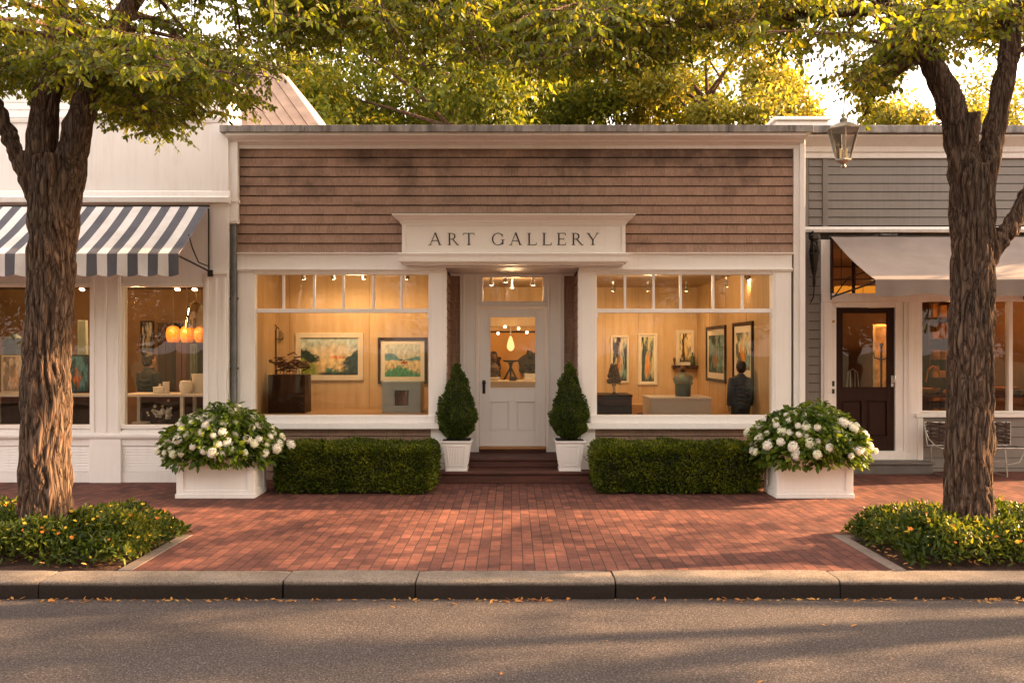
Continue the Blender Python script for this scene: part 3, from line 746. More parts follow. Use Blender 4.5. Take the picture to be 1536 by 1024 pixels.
# striped awning
def awning_cloth(name, x0, x1, yt, zt_, yf, zf, zv, mat, parent, scal=.262, amp=.022, sag=.03, wave=0, nx=160):
    mb = MB(); vs = []; ny = 10
    for s_ in (0, 1):
        off = s_*.004
        for i in range(nx+1):
            x = x0+(x1-x0)*i/nx
            for j in range(ny+1):
                u = j/ny
                sg_ = -sag*math.sin(math.pi*u)*(1+.5*noise.noise(Vector((x*.8, 0, 1)))) + .006*noise.noise(Vector((x*3, u*3, 0)))
                vs.append((x, yt+(yf-yt)*u-off*.5, zt_+(zf-zt_)*u+sg_-off))
    n = (nx+1)*(ny+1); fs = []
    for s_ in (0, 1):
        for i in range(nx):
            for j in range(ny):
                a = s_*n+i*(ny+1)+j; q = (a, a+ny+1, a+ny+2, a+1); fs.append(q if s_ == 0 else q[::-1])
    for i in range(nx):
        for j in (0, ny):
            a = i*(ny+1)+j; fs.append((a, a+ny+1, n+a+ny+1, n+a))
    for i in (0, nx):
        for j in range(ny):
            a = i*(ny+1)+j; fs.append((a, a+1, n+a+1, n+a))
    mb.add(vs, fs); c = mb.build('canopy', mat, parent, smooth=50)
    mb = MB(); vs = []; fs = []; nv = 5; nx2 = nx*2
    for s_ in (0, 1):
        for i in range(nx2+1):
            x = x0+(x1-x0)*i/nx2
            bot = zv + amp*(1-abs(math.sin(math.pi*(x-x0)/scal)))*1.2 + wave*noise.noise(Vector((x*1.7, 0, 7)))
            for j in range(nv+1):
                u = j/nv; yy = yf-.006+s_*.004+u*.012*math.sin(x*14)+u*(wave*.5)*noise.noise(Vector((x*2.2, 3, 7)))
                vs.append((x, yy, zf-.006+(bot-zf)*u))
    n = (nx2+1)*(nv+1)
    for s_ in (0, 1):
        for i in range(nx2):
            for j in range(nv):
                a = s_*n+i*(nv+1)+j; q = (a, a+nv+1, a+nv+2, a+1); fs.append(q if s_ else q[::-1])
    for i in range(nx2):
        a = i*(nv+1)+nv; fs.append((a, a+nv+1, n+a+nv+1, n+a))
    mb.add(vs, fs); mb.build('valance', mat, parent, smooth=50)
def stripe_mat():
    m, t, out = nt('striped_canvas'); tc = t.nodes.new('ShaderNodeTexCoord'); sep = t.nodes.new('ShaderNodeSeparateXYZ'); t.links.new(tc.outputs['Object'], sep.inputs[0])
    a = N(t, 'ShaderNodeMath', _operation='DIVIDE'); t.links.new(sep.outputs[0], a.inputs[0]); a.inputs[1].default_value = .262
    b = N(t, 'ShaderNodeMath', _operation='FRACT'); t.links.new(a.outputs[0], b.inputs[0])
    c = N(t, 'ShaderNodeMath', _operation='GREATER_THAN'); t.links.new(b.outputs[0], c.inputs[0]); c.inputs[1].default_value = .5
    n = tex(t, coords(t), 3, 5, .6); r = ramp(t, [(.35, (.70, .69, .68)), (.7, (.56, .54, .53))]); t.links.new(n, r.inputs[0])
    r2 = ramp(t, [(.35, (.115, .118, .14)), (.7, (.08, .083, .10))]); t.links.new(n, r2.inputs[0])
    col = mixc(t, c.outputs[0], r.outputs[0], r2.outputs[0])
    finish(t, out, col, .8, 0, .2, tex(t, coords(t), 300, 2), .15, .001); return m
AWX = -4.277; AWY = CAMY + 4.277*F/500; awl = -11.2
aw = thing('striped_awning', 'blue and white striped canvas awning with scalloped edge over the white shop windows', 'awning', (AWX, YL, 3.5))
zt_ = Z(309, YL-.1); zf = Z(380, AWY); zv = Z(414, AWY)
# place the stripe phase so that the last stripe at the free end is navy
awl_ = AWX-.262*27
awning_cloth('x', awl_, AWX, YL-.11, zt_, AWY, zf, zv, stripe_mat(), aw, nx=216)
fr = MB()
fr.tube([(awl_, AWY+.02, zf-.02), (AWX-.01, AWY+.02, zf-.02)], .016, 8)
for xx in (AWX-.03, AWX-3.2):
    fr.tube([(xx, AWY+.02, zf-.02), (xx+.02, YL-.07, Z(407, YL))], .014, 8)
    fr.tube([(xx+.02, YL-.07, Z(407, YL)), (xx+.02, YL-.07, zt_-.03)], .012, 8)
    fr.tube([(xx+.02, YL-.08, Z(400, YL)), (xx, YL-.4, 2.98+.1), (xx, YL-.62, 3.25), (xx, YL-.75, zf+.3)], .009, 6)
fr.box(awl_, AWX+.02, YL-.13, YL-.112, zt_-.02, zt_+.012)
fr.box(AWX-.02, AWX+.05, YL-.09, YL-.051, Z(409, YL)-.06, Z(409, YL)+.03)
fr.build('awning_frame', METAL_DK, aw, smooth=True)

# ================================================================== RIGHT SHOP (grey clapboard)
YR = .9
def QX(p): return X(p, YR)
def QZ(p): return Z(p, YR)
R0 = G1+.012; R1 = 12.5
rb = thing('grey_shop_building', 'grey clapboard shop building with brown glazed door under a taupe awning', 'building', (8, 3, 0))
rtop = QZ(208)
wx0, wx1 = QX(1382), QX(1382)+2.75; wzb, wzt = QZ(616), QZ(452)
tz0, tz1 = QZ(440), QZ(368)
w = MB()
w.box(R0, R1, YR, YR+.15, QZ(350), rtop)
w.box(R0, QX(1246), YR, YR+.15, 0, QZ(350)-.001)
w.box(QX(1354), wx0-.03, YR, YR+.15, 0, tz0-.0)
w.box(wx0-.03, R1, YR, YR+.15, 0, wzb-.03)
w.box(wx1+.03, R1, YR, YR+.15, wzb-.03, QZ(350)-.001)
w.box(R0, R0+.12, YR+.15, 8, -.1, rtop); w.box(R1-.1, R1, YR+.15, 8, -.1, rtop); w.box(R0+.12, R1-.1, 7.9, 8, -.1, rtop)
w.box(R0+.12, R1-.1, YR+.15, 7.9, 4.5, 4.6)
w.build('wall', WALLCORE, rb)
c = MB(); clap(c, QX(1241)+.001, R1, QZ(339), QZ(238), .134, YR-.001); clap(c, QX(1213), QX(1233)-.001, QZ(339), QZ(238), .134, YR-.001)
clap(c, QX(1212), QX(1230), 0.0, QZ(350), .134, YR-.001)
clap(c, QX(1382), R1, .05, QZ(625), .175, YR-.001); clap(c, wx1+.13, R1, QZ(620), QZ(350), .134, YR-.001)
c.build('clapboard', CLAP, rb)
MB().box(QX(1233), QX(1241), YR-.035, YR-.001, QZ(340), QZ(238)).build('batten', CLAP, rb, bevel=.003)
v = MB(); v.box(R0, QX(1212)-.001, YR-.03, YR-.001, 0, QZ(238)); v.box(QX(1210), R1, YR-.03, YR-.0185, 0, .05)
v.build('corner_board', CLAP, rb, bevel=.003)
t = MB(); a = YR
run_x(t, [(a-.001, QZ(238)), (a-.05, QZ(238)), (a-.05, QZ(231)), (a-.08, QZ(229)), (a-.09, QZ(222)), (a-.2, QZ(214)), (a-.26, QZ(211)), (a-.26, QZ(208)), (a-.001, QZ(208))], R0-.0, R1)
run_x(t, [(a-.001, QZ(349)), (a-.06, QZ(349)), (a-.075, QZ(345)), (a-.06, QZ(341)), (a-.001, QZ(340))], R0+.02, R1)
t.build('cornice', WHITE2, rb, smooth=25)
cp = MB(); cp.box(R0-.0, R1+.1, YR-.32, YR+.2, QZ(207), QZ(196)); cp.build('coping', COPING, rb, bevel=.01)
# low plant room on the roof
rr = MB(); y9 = 2.6; rr.box(X(1165, y9), X(1243, y9), y9, y9+2, 4.6, Z(181, y9)); rr.box(X(1160, y9), X(1246, y9), y9-.06, y9+2.1, Z(181, y9)+.001, Z(176, y9)); rr.build('roof_hatch', WHITE2, rb, bevel=.01)
# door surround, transom
d = MB(); zs = .30
d.box(QX(1230), QX(1246), YR-.04, YR-.001, zs-.14, QZ(360)); d.box(QX(1232)+.02, QX(1244)-.02, YR-.052, YR-.0405, zs-.1, QZ(366))
d.box(QX(1354), QX(1377), YR-.04, YR-.001, zs-.14, QZ(446)); d.box(QX(1360), QX(1366), YR-.052, YR-.0405, zs, QZ(450))
d.box(QX(1246), QX(1254)-.002, YR-.02, YR+.12, zs, QZ(453)); d.box(QX(1342)+.002, QX(1354), YR-.02, YR+.12, zs, QZ(453))
d.box(QX(1254), QX(1342), YR-.02, YR+.12, QZ(461), QZ(453)-.001); 
d.box(QX(1230), QX(1390), YR-.055, YR+.12, QZ(453), tz0)
d.build('door_casing', WHITE2, rb, bevel=.004)
# transom strip with mullions over the door and the shop window
tr = MB(); tx1 = wx1+.03
for q in (QX(1247), QX(1280), QX(1318), QX(1352), QX(1380), QX(1440), QX(1500), QX(1560), tx1-.05): tr.box(q, q+.03, YR+.0, YR+.06, tz0+.001, QZ(350)-.002)
tr.box(QX(1247)+.031, tx1, YR+.005, YR+.055, QZ(420), QZ(418))
tr.build('transom_mullions', DARKWOOD, rb)
MB().box(QX(1246), tx1, YR+.02, YR+.026, tz0, QZ(350)-.002).build('pane', GLASS, rb)
d2 = panel_door('door', QX(1254), QX(1342), zs+.02, QZ(461)-.004, YR+.02, QX(1264), QX(1332), QZ(581), QZ(469),
                [(QX(1264), QX(1294), QZ(655), QZ(600)), (QX(1302), QX(1332), QZ(655), QZ(600))], BROWNDOOR, rb)
h = MB(); hx = QX(1338)+.01
h.box(hx-.02, hx+.02, YR+.008, YR+.0195, QZ(580), QZ(563)); h.tube([(hx, YR+.01, QZ(574)), (hx, YR-.05, QZ(573)), (hx+.01, YR-.055, QZ(567)), (hx+.02, YR-.04, QZ(563))], .011, 8)
h.build('handle', METAL_LT, d2, smooth=True)
for q0, q1 in ((579, 571), (590, 583)): MB().box(QX(1249)-.019, QX(1249)+.019, YR-.032, YR-.0205, QZ(q0), QZ(q1)).build('lock_plate', METAL_DK, rb, bevel=.004)
bl = MB().tube([(QX(1249), YR-.021, QZ(482)), (QX(1249), YR-.04, QZ(482))], .022, 12); bl.build('door_bell', BRASS, rb, smooth=True)
f = MB()
f.box(wx0-.07, wx0, YR-.03, YR+.1, wzb-.03, tz0-.001); f.box(wx1, wx1+.07, YR-.03, YR+.1, wzb-.03, QZ(350)-.002)
f.box(wx0+.0, wx1, YR-.03, YR+.1, wzt, tz0-.001); f.box(wx0, wx1, YR-.03, YR+.1, wzb-.03, wzb)
f.box((wx0+wx1)/2-.03, (wx0+wx1)/2+.03, YR-.02, YR+.08, wzb+.001, wzt-.001)
f.box(wx0-.12, wx1+.12, YR-.09, YR-.031, QZ(625), QZ(619))
fo = f.build('window_frame', WHITE2, rb, bevel=.004); MB().box(wx0, wx1, YR+.03, YR+.036, wzb, wzt).build('pane', GLASS, fo)
v = MB(); v.box(QX(1374), QX(1382), YR-.06, YR-.0415, zs-.14, QZ(622)); v.build('corner_trim', WHITE2, rb, bevel=.003)
s = MB(); s.box(QX(1236), QX(1384), YR-.33, YR+.1, 0, .15); s.box(QX(1234), QX(1386), YR-.36, YR+.1, .15, .185); s.build('step', STEPG, rb, bevel=.01)
s = MB(); s.box(QX(1246), QX(1354), YR-.06, YR+.12, .1855, .32); s.build('doorstep', WHITE2, rb, bevel=.004)
ri = MB(); SHOPD = M('shop_wall_dark', (.16, .08, .045), (.10, .05, .03), 2, .8)
ri.box(R0+.12, R1-.1, 5.4, 5.5, 0, 3.6); ri.box(R0+.121, R0+.16, YR+.16, 5.4, 0, 3.6); ri.box(9.2, 9.3, YR+.16, 5.4, 0, 3.6)
ri.build('interior_wall', SHOPD, rb)
MB().box(R0+.161, 9.2, YR+.16, 5.4, 3.62, 3.7).build('ceiling', SHOPD, rb)
MB().box(R0+.161, 9.2, YR+.16, 5.4, .04, .1).build('interior_floor', DARKWOOD, rb)
# taupe awning
RAX = X(1245, YR-.06); RAY = CAMY + RAX*F/545; rzt = Z(354, YR-.06); rzf = Z(419, RAY); rzv = Z(443, RAY)
ra = thing('taupe_awning', 'plain taupe canvas awning with a loose wavy valance over the brown door', 'awning', (RAX, YR, 3.4))
TAUPE = M('taupe_canvas', (.26, .215, .19), (.20, .165, .148), 1.6, .85, .2, 250, bdist=.001)
awning_cloth('x', RAX, 10.8, YR-.07, rzt, RAY, rzf, rzv, TAUPE, ra, scal=5, amp=.0, sag=.05, wave=.05, nx=140)
fr = MB(); fr.tube([(RAX, RAY+.02, rzf-.02), (10.8, RAY+.02, rzf-.02)], .018, 8)
for xx in (RAX+.02, RAX+3.0):
    fr.tube([(xx, YR-.05, Z(446, YR)), (xx+.0, RAY+.03, rzf-.03)], .014, 8); fr.tube([(xx, YR-.05, Z(450, YR)), (xx, YR-.05, rzt-.02)], .014, 8)
    fr.tube([(xx+.03, YR-.08, Z(446, YR)), (xx+.12, YR-.4, Z(420, YR)), (xx+.3, YR-.75, Z(412, YR))], .010, 6)
fr.box(RAX-.03, 10.8, YR-.10, YR-.072, rzt-.03, rzt+.01)
fr.build('awning_frame', METAL_DK, ra, smooth=True)

# ================================================================== LANTERNS
def glass_lantern():
    lx, ly = X(1265, -3), -3.0
    def z(p): return Z(p, ly)
    g = thing('hanging_lantern', 'glass sided street lantern hanging on a wire from the leafy branch', 'lantern', (lx, ly, z(250)))
    b = MB(); k = 6
    rt, rb_ = .165, .075
    zt, zb = z(196), z(240)
    b.lathe(lx, ly, [(rt+.01, zt), (rt+.015, zt+.012), (.13, zt+.05), (.07, zt+.085), (.045, zt+.09), (.045, zt+.12), (.02, zt+.14)], 6, rot=.3)
    b.lathe(lx, ly, [(rb_+.012, zb-.012), (rb_+.012, zb+.004), (rb_-.01, zb+.006)], 6, rot=.3)
    b.lathe(lx, ly, [(.012, zb-.085), (.03, zb-.075), (.02, zb-.05), (.05, zb-.03), (rb_, zb-.013)], 10)
    for i in range(6):
        t = .3+2*math.pi*i/6; b.tube([(lx+math.cos(t)*rb_, ly+math.sin(t)*rb_, zb), (lx+math.cos(t)*rt, ly+math.sin(t)*rt, zt)], .007, 6)
    b.blob((lx, ly, zt+.165), .028, 1, 0)
    b.build('lantern_frame', METAL_LT, g, smooth=30)
    q = MB(); q.lathe(lx, ly, [(rb_-.006, zb), (rt-.006, zt)], 6, rot=.3)
    q.f = q.f[:6]; q.build('lantern_glass', glassmat('lantern_glass', (.80, .80, .78), 2.2), g)
    c = MB()
    for dx_, dy_ in ((-.03, 0), (.03, .0), (0, .03)):
        c.tube([(lx+dx_, ly+dy_, zb+.01), (lx+dx_, ly+dy_, zb+.12)], .012, 8)
    c.build('candle_tubes', MATB, g, smooth=True)
    wv = MB().tube([(lx, ly, zt+.18), (lx+.02, ly, zt+.4), (lx-.01, ly-.02, 4.9), (lx+.05, ly-.1, 5.4)], .006, 6); wv.build('hanging_wire', METAL_DK, g, smooth=True)
glass_lantern()
def wall_lantern():
    x, y = X(1221, YR-.16), YR-.17
    def z(p): return Z(p, y)
    g = thing('wall_lantern', 'black iron lantern with pointed tail fixed on the grey clapboard beside the taupe awning', 'lantern', (x, YR, z(400)))
    b = MB(); b.lathe(x, y, [(.02, z(350)), (.07, z(353)), (.085, z(358)), (.05, z(362))], 6)
    b.lathe(x, y, [(.008, z(432)), (.025, z(425)), (.02, z(415)), (.045, z(405)), (.075, z(384)), (.08, z(380)), (.03, z(379))], 6)
    for i in range(6):
        t = 2*math.pi*i/6; b.tube([(x+.05*math.cos(t), y+.05*math.sin(t), z(362)), (x+.078*math.cos(t), y+.078*math.sin(t), z(380))], .006, 5)
    b.tube([(x, y, z(352)), (x, y+.06, z(346)), (x, YR-.02, z(349))], .012, 6); b.tube([(x, y, z(430)), (x+.01, y+.05, z(445)), (x, YR-.02, z(452))], .009, 6)
    b.box(x-.03, x+.03, YR-.035, YR-.02, z(356), z(343))
    b.build('lantern_body', METAL_DK, g, smooth=30)
    MB().lathe(x, y, [(.046, z(361.5)), (.07, z(379))], 6).build('lantern_glass', glassmat('smoked_glass', (.35, .3, .25), 2), g)
wall_lantern()

# ================================================================== BENCH at the grey shop
def bench():
    y = YR-.50; s_ = F/(y+12)
    def bx(p): return X(p, y)
    def bz(p): return Z(p, y)
    g = thing('garden_bench', 'wire garden bench with dark woven back standing against the grey clapboard', 'bench', (bx(1460), y, 0))
    f = MB(); sz = .44
    x0, x1 = bx(1400), bx(1526)
    for yy in (y-.22, y+.18): f.tube([(x0, yy, sz), (x1, yy, sz)], .011, 8)
    for xx in (x0, x1): f.tube([(xx, y-.22, sz), (xx, y+.18, sz)], .011, 8)
    n = 14
    for i in range(n): xx = x0+(x1-x0)*(i+.5)/n; f.tube([(xx, y-.22, sz+.004), (xx, y+.18, sz+.004)], .004, 5)
    for xx in (x0+.05, x1-.3): 
        f.tube([(xx, y-.2, sz), (xx+.02, y-.22, .03)], .010, 6); f.tube([(xx, y+.16, sz), (xx+.02, y+.2, .03)], .010, 6); f.tube([(xx+.02, y-.22, .03), (xx+.02, y+.2, .03)], .012, 6)
    f.tube([(x1, y-.2, sz), (x1-.1, y-.22, .24), (x1-.28, y-.22, .2)], .010, 6); f.tube([(x0+.1, y-.22, .25), (x1-.3, y-.22, .25)], .008, 6)
    for xx, d_ in ((x0, -1), (x1, 1)):
        f.tube([(xx, y-.2, sz), (xx+d_*.10, y-.21, sz+.06), (xx+d_*.17, y-.2, sz+.14), (xx+d_*.2, y-.18, sz+.24), (xx+d_*.16, y-.16, sz+.25)], .009, 6)
        f.tube([(xx, y+.18, sz), (xx+d_*.03, y+.22, sz+.34)], .011, 6)
    f.tube([(x0-.03, y+.22, sz+.34), (x1+.03, y+.22, sz+.34)], .013, 8)
    f.build('bench_frame', METAL_LT, g, smooth=True)
    wv = MB(); rn = random.Random(4)
    for i in range(11):
        z = sz+.03+i*.03; pts = [(x0+(x1-x0)*k/18, y+.19+.018*math.sin(k*1.6+i*math.pi), z+.012*rn.uniform(-1, 1)) for k in range(19)]; wv.tube(pts, .014, 6)
    for k in range(10): xx = x0+(x1-x0)*(k+.5)/10; wv.tube([(xx, y+.19, sz), (xx+rn.uniform(-.02, .02), y+.2, sz+.35)], .013, 6)
    wv.build('woven_back', M('dark_wicker', (.06, .03, .02), (.03, .018, .012), 30, .6, .5, 80), g, smooth=True)
bench()
# ================================================================== PLANTS ON THE PAVEMENT
HEDGE_M = leafmat('boxwood_leaf', [(.0, (.010, .020, .003)), (.4, (.045, .070, .008)), (.75, (.14, .175, .016)), (1, (.25, .26, .03))], .35, .38, 2.5)
TOPI_M = leafmat('topiary_leaf', [(.0, (.016, .032, .006)), (.5, (.05, .082, .014)), (1, (.13, .175, .035))], .22, .4, 4)
HYD_M = leafmat('hydrangea_leaf', [(.0, (.015, .038, .006)), (.45, (.055, .105, .010)), (.8, (.14, .20, .022)), (1, (.26, .30, .04))], .35, .4, 2.5)
SOILM = M('plant_soil', (.03, .02, .015), None, 20, .95, .6, 60)
DARKCORE = M('inner_twigs', (.012, .016, .007), (.02, .02, .01), 12, .95)
def hedge(x0, x1, y0, y1, h, label):
    g = thing('clipped_hedge', label, 'hedge', ((x0+x1)/2, (y0+y1)/2, 0), 'clipped box hedges flanking the entrance')
    c = MB().box(x0+.07, x1-.07, y0+.07, y1-.07, .02, h-.07); c.build('branches', DARKCORE, g)
    n = 24000
    # superellipsoid surface: rounded box
    P = RNG.uniform(-1, 1, (n*2, 3)); ax = RNG.choice(3, n*2, p=[.16, .42, .42]); sgn = RNG.choice([-1, 1], n*2)
    sgn = np.where(ax == 2, 1, np.where(ax == 1, np.where(RNG.random(n*2) < .8, -1, 1), sgn))
    P[np.arange(n*2), ax] = sgn
    P = P[:n]; ax = ax[:n]; sgn = sgn[:n]
    Nn = np.zeros((n, 3)); Nn[np.arange(n), ax] = sgn
    H = np.array([(x1-x0)/2, (y1-y0)/2, h/2]); C = np.array([(x0+x1)/2, (y0+y1)/2, h/2])
    q = P*H; r = .13
    inner = np.clip(q, -(H-r), H-r); dd = q-inner; ln = np.linalg.norm(dd, axis=1, keepdims=True); dd = dd/np.maximum(ln, 1e-6)
    q = inner+dd*r
    lump = np.array([noise.noise(Vector(p*np.array([2.6, 2.6, 3.2])))+.5*noise.noise(Vector(p*7)) for p in (q+C)])[:, None]
    q = q + dd*(lump*.055 - RNG.random((n, 1))**1.6*.10 + .014 + .05*(RNG.random((n, 1)) < .012))
    Pw = q+C; Pw[:, 2] = np.maximum(Pw[:, 2], .015)
    D = unit(dd*.9+rdir(n)*.8+np.array([0, 0, .35])); leaf_mesh('foliage', Pw, D, rdir(n), RNG.uniform(.026, .046, n), RNG.uniform(.017, .028, n), HEDGE_M, g, simple=True)
hedge(X(400, -1.2)+.06, X(656, -1.2)-.08, -1.17, -.24, .60, 'low clipped box hedge between the bay window of paintings and the brick, beside the white hydrangea planter')
hedge(X(887, -1.2)+.08, X(1150, -1.2)-.06, -1.17, -.24, .60, 'low clipped box hedge under the display window where the visitor stands')
bpy.data.objects['clipped_hedge']['label'] = 'low clipped box hedge under the display window with two wide landscape paintings'

def topiary(cx, label):
    cy = -.075; zb = .166
    g = thing('potted_topiary', label, 'potted plant', (cx, cy, zb), 'cone shaped topiaries in white pots on the step')
    s = .153; 
    def sq(mb, a, za, b, zb_):
        mb.add([(cx-a, cy-a, za), (cx+a, cy-a, za), (cx+a, cy+a, za), (cx-a, cy+a, za), (cx-b, cy-b, zb_), (cx+b, cy-b, zb_), (cx+b, cy+b, zb_), (cx-b, cy+b, zb_)],
               [(0, 3, 2, 1), (4, 5, 6, 7), (0, 1, 5, 4), (1, 2, 6, 5), (2, 3, 7, 6), (3, 0, 4, 7)])
    p = MB(); top = zb+.43
    sq(p, .158, zb, .155, zb+.035); sq(p, .146, zb+.0355, .200, top-.04)
    sq(p, .205, top-.04, .222, top-.015); sq(p, .222, top-.0149, .222, top)
    # raised panel border on each face of the tapering pot
    for k in range(4):
        rot = Matrix.Rotation(k*math.pi/2, 4, 'Z')
        def face(u0, u1, z0, z1, out):
            def at(u, z, o):
                f_ = (z-(zb+.0355))/(top-.04-zb-.0355); hw = .146+.054*f_
                v = rot @ Vector((u*hw/.17, -(hw+o), 0)); return (cx+v.x, cy+v.y, z)
            p.add([at(u0, z0, out), at(u1, z0, out), at(u1, z1, out), at(u0, z1, out), at(u0, z0, .0), at(u1, z0, .0), at(u1, z1, .0), at(u0, z1, .0)],
                  [(0, 1, 2, 3), (0, 4, 5, 1), (1, 5, 6, 2), (2, 6, 7, 3), (3, 7, 4, 0)])
        face(-.13, -.105, zb+.07, top-.06, .006); face(.105, .13, zb+.07, top-.06, .006)
        face(-.104, .104, zb+.07, zb+.09, .006); face(-.104, .104, top-.085, top-.06, .006)
        for u in np.linspace(-.085, .085, 9): face(u-.004, u+.004, zb+.1, top-.1, .003)
    po = p.build('pot', SIGNW, g, bevel=.003)
    MB().box(cx-.195, cx+.195, cy-.195, cy+.195, top+.0005, top+.006).build('soil', SOILM, g)
    MB().tube([(cx, cy, top), (cx+.01, cy, top+.2), (cx, cy, top+.8)], [.022, .018, .006], 8).build('stem', DARKCORE, g, smooth=True)
    z0 = top+.035; z1 = Z(545, cy); Ht = z1-z0
    def rad(u): return .285*np.clip(np.where(u < .30, np.sqrt(np.clip(1-((.30-u)/.34)**2, 0, 1)), (1-((u-.30)/.70))**.82), 0, 1)
    core = MB(); prof = [(max(.003, float(rad(np.array(u)))*.80), z0+.03+u*Ht*.95) for u in np.linspace(0, 1, 14)]
    core.lathe(cx, cy, prof, 20); core.build('branches', DARKCORE, g, smooth=True)
    n = 10000; u = RNG.random(n)**1.15; th = RNG.random(n)*2*math.pi; keep = RNG.random(n) < (rad(u)/.285)**.8+.08; u, th = u[keep], th[keep]; n = len(u)
    nz = np.stack([np.cos(th), np.sin(th), np.full(n, .35)], 1)
    P = np.stack([cx+np.cos(th)*rad(u), cy+np.sin(th)*rad(u), z0+u*Ht], 1)
    lump = np.array([noise.noise(Vector(p*6))+.6*noise.noise(Vector(p*14)) for p in P])[:, None]
    P = P+nz*(lump*.05-RNG.random((n, 1))**1.5*.07)
    D = unit(nz*.7+rdir(n)*.6+np.array([0, 0, .55])); leaf_mesh('foliage', P, D, rdir(n), RNG.uniform(.028, .05, n), RNG.uniform(.016, .026, n), TOPI_M, g, simple=True)
topiary(X(685.5, -.075), 'cone topiary in a white pot on the door handle side of the entrance step')
topiary(X(854, -.075), 'cone topiary in a white pot on the hinge side of the entrance step')

def floret_mesh():
    mb = MB(); rn = random.Random(3)
    for i in range(92):
        z = 1-2*(i+.5)/92; t = i*2.39996
        if z < -.55: continue
        r = math.sqrt(1-z*z); n = Vector((r*math.cos(t), r*math.sin(t), z)).normalized()
        c = n*(.068+rn.uniform(-.016, .010)+.012*noise.noise(n*2.5)); c.z *= .80
        a = n.orthogonal().normalized(); b = n.cross(a); ph = rn.random()*6
        for k in range(4):
            t0 = ph+k*math.pi/2
            d_ = a*math.cos(t0)+b*math.sin(t0); e = n.cross(d_)
            w_ = .009; L = .019; lift = rn.uniform(.001, .006)
            mb.add([c, c+d_*L*.55+e*w_+n*lift, c+d_*L+n*(lift-.002), c+d_*L*.55-e*w_+n*lift], [(0, 1, 2, 3)])
    mb.blob((0, 0, -.004), .043, 2, .3)
    return mb
def petal_mat():
    m, t, out = nt('white_petals'); g = t.nodes.new('ShaderNodeNewGeometry'); oi = t.nodes.new('ShaderNodeObjectInfo')
    r = ramp(t, [(0, (.74, .71, .60)), (.5, (.88, .86, .80)), (1, (.93, .92, .89))]); t.links.new(g.outputs['Random Per Island'], r.inputs[0])
    r2 = ramp(t, [(0, (.95, 1, .80)), (.25, (1, .98, .92)), (1, (1, 1, 1))]); t.links.new(oi.outputs['Random'], r2.inputs[0])
    c = mixc(t, 1.0, r.outputs[0], r2.outputs[0], 'MULTIPLY')
    p = t.nodes.new('ShaderNodeBsdfPrincipled'); t.links.new(c, p.inputs['Base Color']); p.inputs['Roughness'].default_value = .7
    tr = t.nodes.new('ShaderNodeBsdfTranslucent'); t.links.new(c, tr.inputs[0]); mx = t.nodes.new('ShaderNodeMixShader'); mx.inputs[0].default_value = .25
    t.links.new(p.outputs[0], mx.inputs[1]); t.links.new(tr.outputs[0], mx.inputs[2]); t.links.new(mx.outputs[0], out.inputs[0]); return m
PETAL = petal_mat(); FL_ME = None
